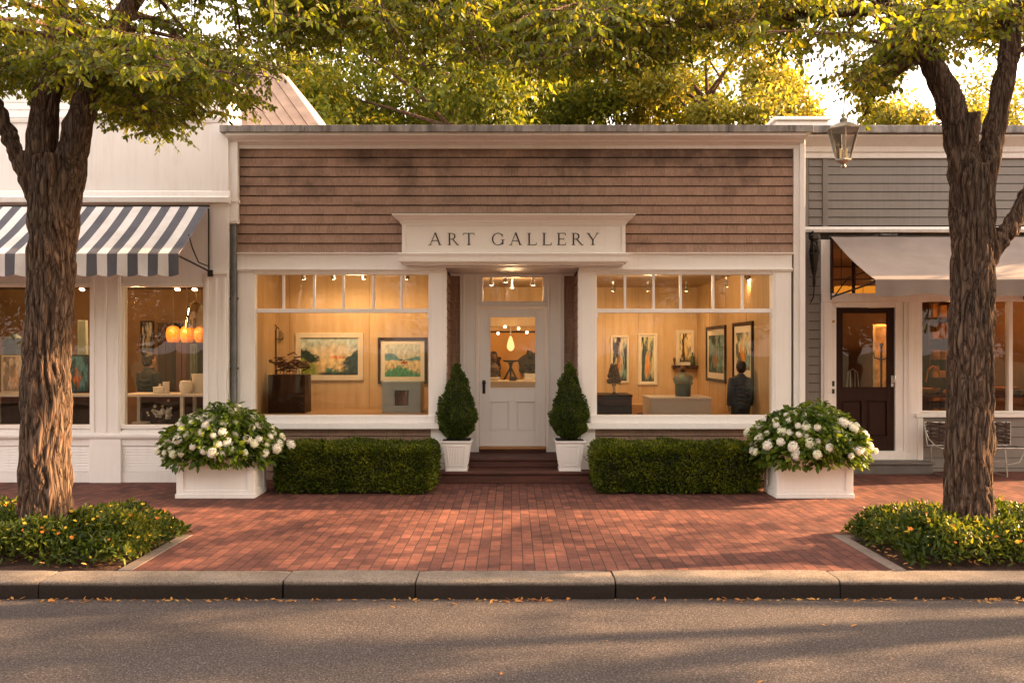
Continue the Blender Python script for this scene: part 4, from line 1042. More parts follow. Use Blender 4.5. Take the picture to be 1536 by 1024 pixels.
def planter(x0, x1, y0, y1, h, label, seed):
    global FL_ME
    cx, cy = (x0+x1)/2, (y0+y1)/2
    g = thing('flower_planter', label, 'planter', (cx, cy, 0), 'white box planters of white hydrangeas')
    b = MB(); t_ = .03
    b.box(x0+.02, x1-.02, y0+.02, y1-.02, .0, h-.05)
    for xx in (x0, x1-.09):
        for yy in (y0, y1-.09): b.box(xx, xx+.09, yy, yy+.09, .0, h-.035)
    b.box(x0+.0905, x1-.0905, y0+.004, y0+.0195, h-.10, h-.035); b.box(x0+.0905, x1-.0905, y0+.004, y0+.0195, .0, .10)
    for xx in (x0+.004, x1-.0195): b.box(xx, xx+.0155, y0+.0905, y1-.0905, h-.10, h-.035); b.box(xx, xx+.0155, y0+.0905, y1-.0905, .0, .10)
    b.box(x0-.012, x1+.012, y0-.012, y0-.0005, .0, .055); b.box(x0-.012, x0-.0005, y0, y1, .0, .055); b.box(x1+.0005, x1+.012, y0, y1, .0, .055)
    bo = b.build('box', WHITE, g, bevel=.004)
    rm = MB(); rm.box(x0-.012, x1+.012, y0-.012, y0+.07, h-.034, h); rm.box(x0-.012, x1+.012, y1-.07, y1+.012, h-.034, h)
    rm.box(x0-.012, x0+.07, y0+.0705, y1-.0705, h-.034, h); rm.box(x1-.07, x1+.012, y0+.0705, y1-.0705, h-.034, h); rm.build('rim', WHITE, bo, bevel=.004)
    MB().box(x0+.071, x1-.071, y0+.071, y1-.071, h-.049, h-.02).build('soil', SOILM, g)
    # dome of leaves
    rn = np.random.default_rng(seed); c0 = np.array([cx, cy, h+.02]); Rr = np.array([.765, .60, .60])
    n = 5200; v = unit(rn.normal(size=(n, 3))); v[:, 2] = np.abs(v[:, 2])-.28*(rn.random(n) < .40); v = unit(v)
    rad = rn.uniform(.55, .97, (n, 1))**.6
    P = c0+v*Rr*rad; lump = np.array([noise.noise(Vector(p*3.2+seed)) for p in P])[:, None]; P = P+v*lump*.11
    low = (P[:, 2] < h+.02) & (np.abs(P[:, 0]-cx) < (x1-x0)/2+.0) & (np.abs(P[:, 1]-cy) < (y1-y0)/2+.0)
    P[low, 2] = h+.03
    D = unit(v*np.array([1, 1, .3])*.9+rn.normal(size=(n, 3))*.35+np.array([0, 0, -.35])); Nn = unit(v*.8+rn.normal(size=(n, 3))*.45+np.array([0, 0, .6]))
    L = rn.uniform(.06, .112, n); leaf_mesh('foliage', P, D, Nn, L, L*.62, HYD_M, g, fold=.12, curl=.2)
    st_ = MB()
    for i in range(26):
        v_ = v[i]; a = c0+v_*Rr*.9
        st_.tube([(cx+v_[0]*.2, cy+v_[1]*.15, h-.03), ((cx+a[0])/2+.03*v_[0], (cy+a[1])/2, (h+a[2])/2+.05), tuple(a)], [.008, .006, .004], 5)
    st_.build('stems', M('green_stem', (.05, .08, .02), None, 5, .6), g)
    # blooms
    k = 0; pts = []
    tries = 0
    while k < 88 and tries < 4000:
        tries += 1
        v_ = rn.normal(size=3); v_ /= np.linalg.norm(v_); v_[2] = abs(v_[2])-.12
        if v_[1] > .35: continue
        lump = noise.noise(Vector(c0+v_*Rr+0)*3.2)
        p = c0+v_*Rr*(1.0+.05*rn.normal())
        if p[2] < h+.03 or any(np.linalg.norm(p-q) < .098 for q in pts): continue
        pts.append(p); k += 1
        if FL_ME is None:
            o = floret_mesh().build('flower_head', PETAL, None, recalc=False); FL_ME = o.data; o.parent = g
        else:
            o = bpy.data.objects.new('flower_head', FL_ME); COL.objects.link(o); o.parent = g
        o.location = (p[0]-cx, p[1]-cy, p[2]); o.rotation_euler = (-.5*v_[1]*-1*1.2, .9*v_[0], rn.uniform(0, 6)) if False else Vector((v_[0], v_[1]-.2, v_[2]+.3)).to_track_quat('Z', 'Y').to_euler()
        s = rn.uniform(.55, .98); o.scale = (s, s*rn.uniform(.85, 1.1), s*rn.uniform(.75, 1.05))
PY0, PY1 = -1.44, -.92
planter(-4.255, -3.27, PY0, PY1, .545, 'white panelled box planter of white hydrangeas beside the striped awning shop', 5)
planter(3.355, 4.325, PY0, PY1, .545, 'white panelled box planter of white hydrangeas in front of the grey shop and brown door', 9)

# ---- ground cover in the pits
GC_M = leafmat('groundcover_leaf', [(.0, (.015, .030, .006)), (.45, (.045, .075, .011)), (.8, (.12, .145, .02)), (1, (.25, .24, .035))], .4, .4, 2.0)
def groundcover(x0, x1, y0, y1, label, seed, yel):
    rn = np.random.default_rng(seed); g = None
    def hgt(p):
        u = np.clip(np.minimum(p[:, 0]-x0, x1-p[:, 0])/.40, 0, 1); v = np.clip(np.minimum(p[:, 1]-y0, y1-p[:, 1])/.30, 0, 1)
        return np.sqrt(np.clip(u*(2-u), 0, 1)*np.clip(v*(2-v), 0, 1))
    n = 17000; P = np.stack([rn.uniform(x0, x1, n), rn.uniform(y0, y1, n), np.zeros(n)], 1)
    nz = np.array([noise.noise(Vector((p[0]*2.2, p[1]*2.2, seed)))+.6*noise.noise(Vector((p[0]*6, p[1]*6, seed))) for p in P])
    inn = (P[:, 0] > x0+.06*nz) & (hgt(P) > .12+.2*nz); P = P[inn]; nz = nz[inn]; n = len(P)
    H = (.31+.13*nz)*hgt(P)
    P[:, 2] = .01+H*rn.random(n)**.35
    D = unit(rn.normal(size=(n, 3))*.7+np.array([0, 0, .45])); L = rn.uniform(.042, .078, n)
    o = leaf_mesh('ground_cover', P, D, unit(rn.normal(size=(n, 3))+np.array([0, -.3, .6])), L, L*.42, GC_M, None, fold=.15, curl=.15)
    tag(o, label, 'ground cover', kind='stuff')
    # flowers
    top = P[P[:, 2] > .75*H+.01]; sel = top[rn.choice(len(top), 330, replace=False)]
    for nm, c_, idx in (('yellow_blossoms', (.75, .50, .06), slice(0, 240)), ('orange_blossoms', (.72, .22, .05), slice(240, 330))):
        mb = MB()
        for p in sel[idx]:
            r = rn.uniform(.010, .019); c = Vector(p)+Vector((0, 0, .025)); n_ = Vector((rn.normal()*.4, -.5+rn.normal()*.4, .8)).normalized(); a = n_.orthogonal().normalized(); b = n_.cross(a)
            for k in range(5):
                t = k*1.2566; d_ = a*math.cos(t)+b*math.sin(t); e = n_.cross(d_)
                mb.add([c, c+d_*r*.7+e*r*.5+n_*r*.3, c+d_*r*1.25+n_*r*.35, c+d_*r*.7-e*r*.5+n_*r*.3], [(0, 1, 2, 3)])
        tag(mb.build(nm, leafmat(nm, [(0, tuple(x*.8 for x in c_)), (1, c_)], .3, .6, 1), o, recalc=False), kind='stuff')
groundcover(-5.9, -3.32, -4.80, -3.40, 'leafy bedding with small yellow and orange flowers round the trunk nearest the striped awning', 3, 1)
groundcover(3.42, 5.95, -4.82, -3.40, 'leafy bedding with yellow flowers round the forked trunk before the grey shop', 8, 1)

# ---- fallen leaves
def litter():
    n = 620; P = np.zeros((n, 3)); rn = np.random.default_rng(5)
    k = 270; P[:k, 0] = rn.uniform(-5, 5, k)+.3*np.sin(rn.uniform(0, 9, k)*3); P[:k, 1] = -5.235-np.abs(rn.normal(size=k))*.035; P[:k, 2] = -.146
    cl = rn.random(k) < .55; cc = np.array([-3.6, -1.9, -.1, .15, 1.8, 2.9, 3.8, 4.2]); P[:k, 0] = np.where(cl, cc[rn.integers(0, 8, k)]+rn.normal(size=k)*.30, P[:k, 0])
    j = 16; P[k:k+j] = np.stack([rn.uniform(-5, 5, j), rn.uniform(-7.5, -5.3, j), np.full(j, -.147)], 1)
    a = k+j; j = 10; P[a:a+j] = np.stack([rn.uniform(-4.5, 4.5, j), rn.uniform(-3.4, -1.3, j), np.full(j, .003)], 1)
    a += j; j = n-a; s = rn.choice([-1, 1], j); P[a:] = np.stack([s*rn.uniform(3.38, 4.9, j), rn.uniform(-4.88, -3.7, j), .012+.03*rn.random(j)], 1)
    D = unit(rn.normal(size=(n, 3))*np.array([1, 1, .12])); Nn = unit(rn.normal(size=(n, 3))*.25+np.array([0, 0, 1])); L = rn.uniform(.025, .06, n)
    m = leafmat('dry_leaf', [(0, (.30, .10, .03)), (.5, (.42, .20, .06)), (1, (.50, .32, .10))], .2, .6, 3)
    tag(leaf_mesh('fallen_leaves', P, D, Nn, L, L*.5, m, None, fold=.25, curl=-.2), 'dry orange leaves scattered along the gutter', 'leaves', kind='stuff')
litter()

# ================================================================== STREET TREES
def bark_mat():
    m, t, out = nt('tree_bark')
    v = coords(t, (1, 1, .16)); n = tex(t, v, 30, 6, .72); n2 = tex(t, coords(t, (1, 1, .5)), 3, 4, .6)
    vo = t.nodes.new('ShaderNodeTexVoronoi'); vo.feature = 'DISTANCE_TO_EDGE'; vo.inputs['Scale'].default_value = 26
    nz = t.nodes.new('ShaderNodeTexNoise'); nz.inputs['Scale'].default_value = 9; t.links.new(v, nz.inputs['Vector'])
    sv = N(t, 'ShaderNodeVectorMath', _operation='SCALE'); sv.inputs['Scale'].default_value = .26; t.links.new(nz.outputs['Color'], sv.inputs[0])
    av = N(t, 'ShaderNodeVectorMath', _operation='ADD'); t.links.new(v, av.inputs[0]); t.links.new(sv.outputs[0], av.inputs[1]); t.links.new(av.outputs[0], vo.inputs['Vector'])
    rv = ramp(t, [(0, .35), (.16, .75), (.4, .95)]); t.links.new(vo.outputs[0], rv.inputs[0])
    h = N(t, 'ShaderNodeMath', _operation='MULTIPLY_ADD'); t.links.new(n, h.inputs[0]); h.inputs[1].default_value = .8; t.links.new(rv.outputs[0], h.inputs[2])
    r = ramp(t, [(.25, (.011, .007, .005)), (.5, (.048, .032, .024)), (.8, (.11, .08, .062))]); 
    hm = N(t, 'ShaderNodeMath', _operation='MULTIPLY'); t.links.new(h.outputs[0], hm.inputs[0]); hm.inputs[1].default_value = .62; t.links.new(hm.outputs[0], r.inputs[0])
    r2 = ramp(t, [(.35, (1.15, 1.05, 1)), (.65, (.75, .78, .78))]); t.links.new(n2, r2.inputs[0])
    c = mixc(t, 1.0, r.outputs[0], r2.outputs[0], 'MULTIPLY')
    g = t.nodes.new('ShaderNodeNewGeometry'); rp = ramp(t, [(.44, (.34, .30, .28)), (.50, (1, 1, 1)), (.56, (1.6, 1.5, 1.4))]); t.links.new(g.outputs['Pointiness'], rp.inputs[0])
    c = mixc(t, 1.0, c, rp.outputs[0], 'MULTIPLY')      # darker in the furrows, paler on the ridges
    finish(t, out, c, .95, 0, .04, h.outputs[0], .9, .018); return m
BARK = bark_mat()
def cat(pts, n=6):
    """smooth a polyline of (x,y,z,r)"""
    out = []; P = [np.array(p, float) for p in pts]; P = [2*P[0]-P[1]]+P+[2*P[-1]-P[-2]]
    for i in range(1, len(P)-2):
        for k in range(n):
            u = k/n; out.append(.5*((2*P[i])+(P[i+1]-P[i-1])*u+(2*P[i-1]-5*P[i]+4*P[i+1]-P[i+2])*u*u+(3*P[i]-P[i-1]-3*P[i+1]+P[i+2])*u**3))
    out.append(P[-2]); return out
def bark_mesh(g, limbs, thin):
    mb = MB()
    for L in limbs:
        q = cat(L); mb.tube([p[:3] for p in q], [max(.01, p[3]*.85) for p in q], 20)
    o = mb.build('tmp', BARK, g)
    md = o.modifiers.new('r', 'REMESH'); md.mode = 'VOXEL'; md.voxel_size = .0165; md.use_smooth_shade = True
    dg = bpy.context.evaluated_depsgraph_get(); me = bpy.data.meshes.new_from_object(o.evaluated_get(dg)); bpy.data.objects.remove(o)
    n = len(me.vertices); co = np.empty(n*3); me.vertices.foreach_get('co', co); co = co.reshape(-1, 3)
    no = np.empty(n*3); me.vertex_normals.foreach_get('vector', no); no = no.reshape(-1, 3)
    gx, gy, gz = W[g.name]
    d = np.empty(n)
    for i in range(n):
        x, y, z = co[i]; 
        w_ = noise.noise(Vector((x*3, y*3, z*1.5)))*.25
        a = noise.noise(Vector(((x+w_*.3)*19, (y+w_*.3)*19, z*3.4+w_*2))); b = noise.noise(Vector((x*34, y*34, z*8)))
        d[i] = (1-abs(a)*2.6)*-.020+.009*b-.006+.02*noise.noise(Vector((x*2.2, y*2.2, z*1.3)))+.008
    d *= np.clip(1.25-.28*np.maximum(0, co[:, 2]-2.6), .3, 1); co += no*d[:, None]; me.vertices.foreach_set('co', co.ravel()); me.update(); me.name = 'trunk'; me.shade_smooth()
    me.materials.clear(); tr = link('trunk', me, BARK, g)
    mb = MB()
    for q in thin: mb.tube([p[:3] for p in q], [p[3] for p in q], 6)
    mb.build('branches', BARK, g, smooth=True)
    return tr
LEAF_L = leafmat('tree_leaf_green', [(.0, (.028, .048, .008)), (.4, (.072, .10, .011)), (.75, (.15, .165, .018)), (1, (.34, .28, .03))], .5, .42, .7, 1.8)
LEAF_R = leafmat('tree_leaf_gold', [(.0, (.028, .050, .008)), (.4, (.07, .10, .012)), (.75, (.16, .165, .02)), (1, (.36, .30, .035))], .48, .42, .7, 1.8)
BX = [-400, 0, 40, 100, 150, 190, 250, 290, 325, 350, 400, 430, 500, 600, 700, 760, 830, 900, 950, 1000, 1050, 1100, 1150, 1180, 1230, 1262, 1282, 1312, 1335, 1380, 1450, 1510, 1536, 1900]
BY = [150, 175, 175, 165, 205, 232, 250, 235, 190, 212, 210, 135, 112, 130, 140, 158, 155, 145, 155, 145, 120, 112, 135, 142, 150, 160, 235, 245, 175, 105, 118, 118, 95, 110]
def lowz(x, y):
    D = y-CAMY; px = 768+x/D*F; return CAMZ+(525-np.interp(px, BX, BY))/F*D
def street_tree(base, limbs, targets, mat, label, seed, nspray):
    g = thing('street_tree', label, 'tree', (base[0], base[1], 0), 'street trees along the kerb')
    rn = np.random.default_rng(seed)
    nodes = np.array([p[:4] for L in limbs for p in cat(L) if p[2] > 4.55])
    thin = []; SP = []; 
    for tgt in targets:
        tgt = np.array(tgt)
        d = np.linalg.norm(nodes[:, :3]-tgt, axis=1)+.6*np.maximum(0, nodes[:, 2]-tgt[2]); a = nodes[np.argmin(d)]
        r0 = min(.024, a[3]*.6); mid = (a[:3]+tgt)/2+np.array([0, 0, .22])+rn.normal(size=3)*.12
        path = []
        for u in np.linspace(0, 1, 9): 
            p = (1-u)**2*a[:3]+2*u*(1-u)*mid+u*u*tgt; path.append((*p, r0*(1-u)+.004))
        thin.append(path); path = np.array(path)
        for _ in range(nspray):
            u = rn.uniform(.45, 1.0); i = u*8; i0 = min(7, int(i)); p = path[i0, :3]+(path[i0+1, :3]-path[i0, :3])*(i-i0)
            th = rn.uniform(0, 2*math.pi); d_ = np.array([math.cos(th), math.sin(th), rn.uniform(-.25, .45)]); SP.append((p, d_/np.linalg.norm(d_), rn.uniform(.28, .58)))
    P = []; D = []; 
    for p, d_, L in SP:
        lz = lowz(p[0], p[1])
        pts = []; ok = True
        for s in np.linspace(0, L, 5): pts.append((*(p+d_*s+np.array([0, 0, -.55*s*s])), .004*(1-s/L)+.0015))
        pts_ = np.array(pts); 
        if pts_[-1, 2]-.08 < lowz(pts_[-1, 0], pts_[-1, 1])+rn.normal()*.03: continue
        thin.append(pts); side = np.cross(d_, [0, 0, 1]); side /= np.linalg.norm(side)+1e-9
        k = int(L/.029)
        for j in range(k):
            s = L*(j+1)/k; q = p+d_*s+np.array([0, 0, -.55*s*s]); sg_ = 1 if j % 2 else -1
            P.append(q); D.append(side*sg_*.75+d_*.35+np.array([0, 0, -.75])+rn.normal(size=3)*.3)
    P = np.array(P); D = np.array(D); n = len(P); L = rn.uniform(.043, .080, n)
    print('LEAVES', label[:20], n, len(thin))
    bark_mesh(g, limbs, thin)
    leaf_mesh('crown', P, D, unit(rn.normal(size=(n, 3))*.8+np.array([0, -.2, .6])), L, L*.58, mat, g, fold=.10, curl=.15)
    return g
def make_targets(rn, n, xr, yr, zr, cx, view_bias=.80):
    out = []
    while len(out) < n:
        x, y = rn.uniform(*xr), rn.uniform(*yr); lz = lowz(x, y)+.30
        z = lz+abs(rn.normal())*.55 if rn.random() < view_bias else rn.uniform(lz, zr)
        if y < -7.2 and z < 5.0: continue
        if z > zr: continue
        e = ((x-cx[0])/cx[2])**2+((y-cx[1])/cx[3])**2+((z-4.6)/4.4)**2
        if e > 1.08: continue
        out.append((x, y, z))
    return out
def fill(rn, n, xr, yr=(-5.0, -1.0)):
    out = []
    for _ in range(n):
        x, y = rn.uniform(*xr), rn.uniform(*yr); out.append((x, y, lowz(x, y)+rn.uniform(.5, 1.7)))
    return out
def fringe(rn, n, xr, yr=(-4.6, -.9)):
    out = []
    for _ in range(n):
        x, y = rn.uniform(*xr), rn.uniform(*yr); out.append((x, y, lowz(x, y)+.22+.45*abs(rn.normal())))
    return out
TY = -4.1
LT = [[(-4.44, TY, -.1, .40), (-4.43, TY, .12, .315), (-4.42, TY, .6, .265), (-4.41, TY, 1.6, .245), (-4.37, TY, 2.6, .238), (-4.33, TY, 3.2, .262), (-4.32, TY, 3.7, .24)],
      [(-4.40, TY, 3.0, .14), (-4.46, TY, 3.6, .165), (-4.43, TY+.03, 4.25, .15), (-4.36, TY+.1, 5.1, .125), (-4.5, TY+.3, 6.4, .09), (-4.3, TY+.2, 8.2, .03)],
      [(-4.25, TY, 2.9, .13), (-4.17, TY-.02, 3.6, .16), (-4.02, TY-.05, 4.2, .14), (-3.74, TY, 4.95, .11), (-3.1, TY+.1, 6.0, .075), (-2.0, TY+.2, 7.5, .03)],
      [(-4.45, TY, 3.05, .09), (-4.62, TY-.02, 3.55, .085), (-4.78, TY-.03, 3.95, .078), (-5.05, TY, 4.45, .065), (-6.0, TY+.1, 5.3, .05), (-7.6, TY, 6.4, .02)],
      [(-3.45, TY+.05, 5.5, .07), (-2.7, TY+.5, 5.85, .055), (-1.5, TY+1.0, 6.0, .04), (-.1, TY+1.4, 6.2, .025)],
      [(-4.40, TY+.15, 5.5, .07), (-4.0, TY+1.2, 6.7, .05), (-3.4, TY+2.8, 7.6, .025)],
      [(-4.4, TY+.1, 5.3, .07), (-4.3, TY-1.2, 6.0, .05), (-3.9, TY-2.8, 6.8, .025)],
      [(-3.5, TY+.1, 5.4, .05), (-2.4, TY-.9, 5.9, .035), (-1.0, TY-1.6, 6.3, .02)]]
RT = [[(4.34, TY, -.1, .40), (4.335, TY, .12, .30), (4.335, TY, .6, .255), (4.345, TY, 1.6, .232), (4.36, TY, 2.3, .228), (4.38, TY, 2.9, .225), (4.36, TY, 3.4, .225), (4.34, TY, 3.62, .20)],
      [(4.33, TY, 3.0, .16), (4.30, TY, 3.6, .175), (4.18, TY, 4.15, .145), (3.97, TY+.05, 4.65, .12), (3.4, TY+.1, 5.5, .09), (2.3, TY+.2, 6.7, .045)],
      [(4.43, TY, 3.0, .12), (4.50, TY, 3.6, .125), (4.62, TY, 4.2, .115), (4.74, TY, 4.9, .10), (4.9, TY+.1, 6.2, .07), (4.7, TY, 8.0, .025)],
      [(4.40, TY, 2.35, .10), (4.52, TY-.03, 2.78, .11), (4.72, TY-.05, 3.08, .10), (4.98, TY-.05, 3.5, .085), (5.7, TY, 4.4, .065), (7.0, TY+.2, 5.7, .03)],
      [(4.28, TY-.1, 3.75, .07), (4.32, TY-.12, 4.02, .075), (4.33, TY-.12, 4.10, .055)],
      [(3.6, TY+.1, 5.15, .06), (2.6, TY+.6, 5.25, .05), (1.4, TY+1.0, 5.3, .035), (.2, TY+1.3, 5.55, .02)],
      [(3.6, TY+.08, 5.3, .06), (3.5, TY+1.2, 6.4, .045), (3.2, TY+2.7, 7.3, .02)],
      [(4.8, TY, 5.2, .06), (4.9, TY-1.4, 5.9, .045), (4.6, TY-2.9, 6.6, .02)],
      [(4.9, TY+.1, 5.6, .05), (5.5, TY+1.5, 6.2, .035), (6.0, TY+2.8, 6.7, .02)]]
rn_ = np.random.default_rng(21)
t1 = street_tree((-4.43, TY), LT, make_targets(rn_, 150, (-9.6, .7), (-8.2, -.6), 8.6, (-4.5, -4.1, 5.3, 4.2))+fringe(rn_, 80, (-6.5, .9))+fringe(rn_, 24, (-5.6, -2.6))+fill(rn_, 60, (-6.8, .9)), LEAF_L, 'thick barked tree whose trunk stands before the striped awning shop', 31, 15)
t2 = street_tree((4.335, TY), RT, make_targets(rn_, 135, (-.4, 9.6), (-8.2, -.6), 8.6, (4.5, -4.1, 5.3, 4.2))+fringe(rn_, 85, (-.6, 6.5))+fill(rn_, 55, (-.6, 6.8))+[(X(p_, -3.3), -3.3+q_, Z(r_, -3.3)) for p_, q_, r_ in ((1294, 0, 168),)], LEAF_R, 'forked tree with side branch standing before the grey shop', 32, 14)
# the same row goes on down the street, out of frame: its shade dapples the pavement
for dx_, rz in ((9.6, 2.1), (20.5, 4.0)):
    c = copy_tree(t2); c.location = (4.335+dx_, TY, 0); c.rotation_euler.z = rz; c['label'] = 'street tree further along the kerb past the grey shop'

# ================================================================== BACKGROUND TREES
def bg_tree(x, y, h, r, mat, label, seed, n=16000, ls=.16, zlow=3.2, parent_loc=None, gap=.12, group='trees behind the shops', ry=None):
    g = thing('garden_tree', label, 'tree', (x, y, -.22), group); rn = np.random.default_rng(seed); ry = ry or r
    m = MB(); m.tube([(x, y, -.3), (x+.1, y, 1.5), (x, y, 3.2), (x+.1, y, h*.65), (x, y, h*.9)], [.34, .27, .22, .12, .03], 10)
    cl = []
    k = int(52*(r/4)**2)+20
    for i in range(k):
        v = rn.normal(size=3); v /= np.linalg.norm(v); rr = rn.uniform(.45, 1)**.5
        c = np.array([x+v[0]*r*rr, y+v[1]*ry*rr, (zlow+h)/2+v[2]*(h-zlow)/2*rr]); cl.append((c, rn.uniform(.55, 1.15)*r/4))
        if i % 2 == 0:
            a = np.array([x, y, max(2.2, c[2]-1.6)]); mid = (a+c)/2+rn.normal(size=3)*.25; m.tube([tuple(a), tuple(mid), tuple(c)], [.075, .045, .015], 5)
    m.build('trunk', BARK, g, smooth=True)
    per = n//k; P = []; D = []; Nn = []
    for c, cr in cl:
        v = unit(rn.normal(size=(per, 3))); rad = rn.random((per, 1))**.45*cr; q = c+v*rad*np.array([1.15, 1.15, .8]); P.append(q); D.append(unit(v*.5+rn.normal(size=(per, 3))*.6+np.array([0, 0, -.5]))); Nn.append(unit(v*.5+rn.normal(size=(per, 3))*.7+np.array([0, 0, .5])))
    P = np.concatenate(P); D = np.concatenate(D); Nn = np.concatenate(Nn); n = len(P); L = rn.uniform(.6, 1.2, n)*ls
    leaf_mesh('crown', P, D, Nn, L, L*.6, mat, g, simple=True, fold=.12)
    return g
BG_G = leafmat('garden_leaf_green', [(.0, (.04, .06, .010)), (.45, (.09, .12, .016)), (.8, (.18, .19, .025)), (1, (.32, .27, .04))], .5, .5, .35, 1.5)
BG_Y = leafmat('garden_leaf_gold', [(.0, (.06, .08, .014)), (.4, (.14, .15, .026)), (.8, (.28, .25, .045)), (1, (.46, .38, .09))], .48, .5, .35, 1.5)
bg_tree(-1.6, 12, 14.5, 5.0, BG_G, 'big green tree rising behind the brown shingled gallery roof', 41, 52000, .19, 4.0)
bg_tree(-6.3, 15, 11, 3.8, BG_G, 'smaller green tree behind the raking roof of the white shop', 42, 26000, .19, 3.5)
bg_tree(-3.4, 18.5, 12.5, 3.8, BG_G, 'green tree with open crown beyond the big tree, toward the raking roof', 47, 30000, .19, 4.0)
bg_tree(3.6, 17, 12.5, 4.6, BG_G, 'green tree with bright yellow edges behind the middle of the gallery roof', 43, 44000, .20, 4.0)
bg_tree(5.7, 12.5, 11.6, 3.1, BG_Y, 'golden leaved tree rising behind the coping between gallery and grey shop', 44, 34000, .17, 4.0)
bg_tree(12.0, 14, 10.4, 3.0, BG_Y, 'golden tree low behind the grey shop roof, seen left of the fork', 45, 20000, .17, 3.0)
bg_tree(16.6, 15.5, 11.2, 3.6, BG_Y, 'golden tree behind the grey shop roof, farthest along the street', 46, 22000, .17, 3.0)
# trees across the street (they show as reflections in the glass)
across = bpy.data.objects['garden_tree']
for (x, y, z) in ((-25, -25, -2.5), (-17, -25, -2.5), (-9, -24, -3), (-.5, -25, -2.5), (8, -24, -3), (16, -25, -2), (24, -24, -2.5), (32, -25, -2.5)):
    c = copy_tree(across); c.location = (x, y, z); c['label'] = 'broad green tree on the far side of the street'; c['group'] = 'trees across the street'
# ================================================================== PAINTINGS
def canvas_mat():
    m, t, out = nt('oil_paint_canvas'); a = t.nodes.new('ShaderNodeVertexColor'); a.layer_name = 'Col'
    b = tex(t, coords(t), 140, 4, .7); finish(t, out, a.outputs[0], .5, 0, .3, b, .3, .002); return m
CANVAS = canvas_mat()
def fb(x, y, s, seed=0, o=3):
    v = 0; a = 1
    for k in range(o): v += a*noise.noise(Vector((x*s, y*s, seed+k*9.7))); s *= 2.1; a *= .5
    return v
def lerp(a, b, t): t = max(0, min(1, t)); return tuple(p+(q-p)*t for p, q in zip(a, b))
def sst(a, b, x): x = max(0, min(1, (x-a)/(b-a))); return x*x*(3-2*x)
def land1(u, v):      # warm meadow, dark copses both sides, orange glow on the horizon
    n = fb(u*3, v*2, 2, 1); m = fb(u*9, v*7, 2, 4)
    c = lerp((.60, .50, .33), (.40, .50, .47), sst(.35, 1, v+.25*n))
    c = lerp(c, (.72, .52, .30), .7*math.exp(-((u-.55)/.25)**2-((v-.62)/.25)**2))
    if v < .45+.05*n: c = lerp((.58, .40, .20), (.70, .53, .28), v*2+.4*m)
    d = abs(u-.62)*1.3+abs(v-.47)*3.4+.5*m*.3
    c = lerp(c, (.68, .19, .05), sst(.24, .12, d))
    c = lerp(c, (.025, .05, .04), sst(.02, .10, (.80-.9*abs(u-.10)-.02)-v+.16*n+.04*m)*sst(.36, .26, u+.1*m)*sst(.28, .36, v+.1*m))
    c = lerp(c, (.22, .27, .05), sst(.05, .0, v-.42+.8*u*.5+.2*n)*sst(.34, .22, u))
    c = lerp(c, (.02, .05, .06), sst(.0, .06, (.30+.5*(u-.62))+.25*sst(.7, .95, u)-v+.12*n)*sst(.62, .80, u+.12*m))
    c = lerp(c, (.04, .15, .09), sst(.0, .08, .26+.1*math.sin(u*7)-v+.2*m*.5)*sst(.35, .45, u+.1*n)*sst(.85, .7, u))
    c = lerp(c, (.015, .02, .02), sst(.10, .04, v+.04*m)*sst(.2, .4, u))
    return c
def land2(u, v):      # blue hills, small barn, green foreground
    n = fb(u*3, v*2, 2, 11); m = fb(u*9, v*8, 2, 14)
    c = lerp((.66, .55, .38), (.50, .54, .46), v+.3*n)
    c = lerp(c, (.10, .22, .25), sst(.0, .05, (.76-.35*u+.04*math.sin(u*9))-v+.05*n)*sst(.44, .54, v))
    c = lerp(c, (.12, .30, .33), sst(.0, .03, (.60+.05*math.sin(u*7+1))-v)*sst(.45, .52, v))
    if v < .50+.02*n: c = lerp((.56, .40, .22), (.66, .54, .33), v*2+.6*m)
    c = lerp(c, (.30, .07, .03), sst(.13, .07, abs(u-.55)+abs(v-.44)*1.4+.05*m))
    c = lerp(c, (.03, .06, .05), sst(.10, .05, abs(u-.46)*1.5+abs(v-.52)*2+.1*m))
    c = lerp(c, (.05, .24, .13), sst(.0, .08, .27+.10*math.sin(u*6-1)+.06*sst(.2, 0, u)-v+.13*m))
    c = lerp(c, (.12, .34, .20), sst(.1, .5, m)*sst(.30, .2, v))
    return c
def abst(seed, dark, teal, hot, pale):
    def f(u, v):
        n = fb(u*2.4, v*1.4, 1.6, seed); m = fb(u*7, v*2.4, 1.8, seed+5)
        c = lerp(teal, pale, sst(-.2, .5, n+.5*(v-.5)))
        c = lerp(c, dark, sst(.0, .25, -n+.5*(.55-u)+.2*m))
        c = lerp(c, hot, sst(.30, .08, abs(u-.5+.2*n)*1.1+abs(v-.35)*.55+.14*m))
        c = lerp(c, pale, sst(.12, .02, abs(u-.62+.3*m))*sst(.3, .6, v)*.8)
        c = lerp(c, dark, sst(.15, .0, v+.1*m))
        return c
    return f
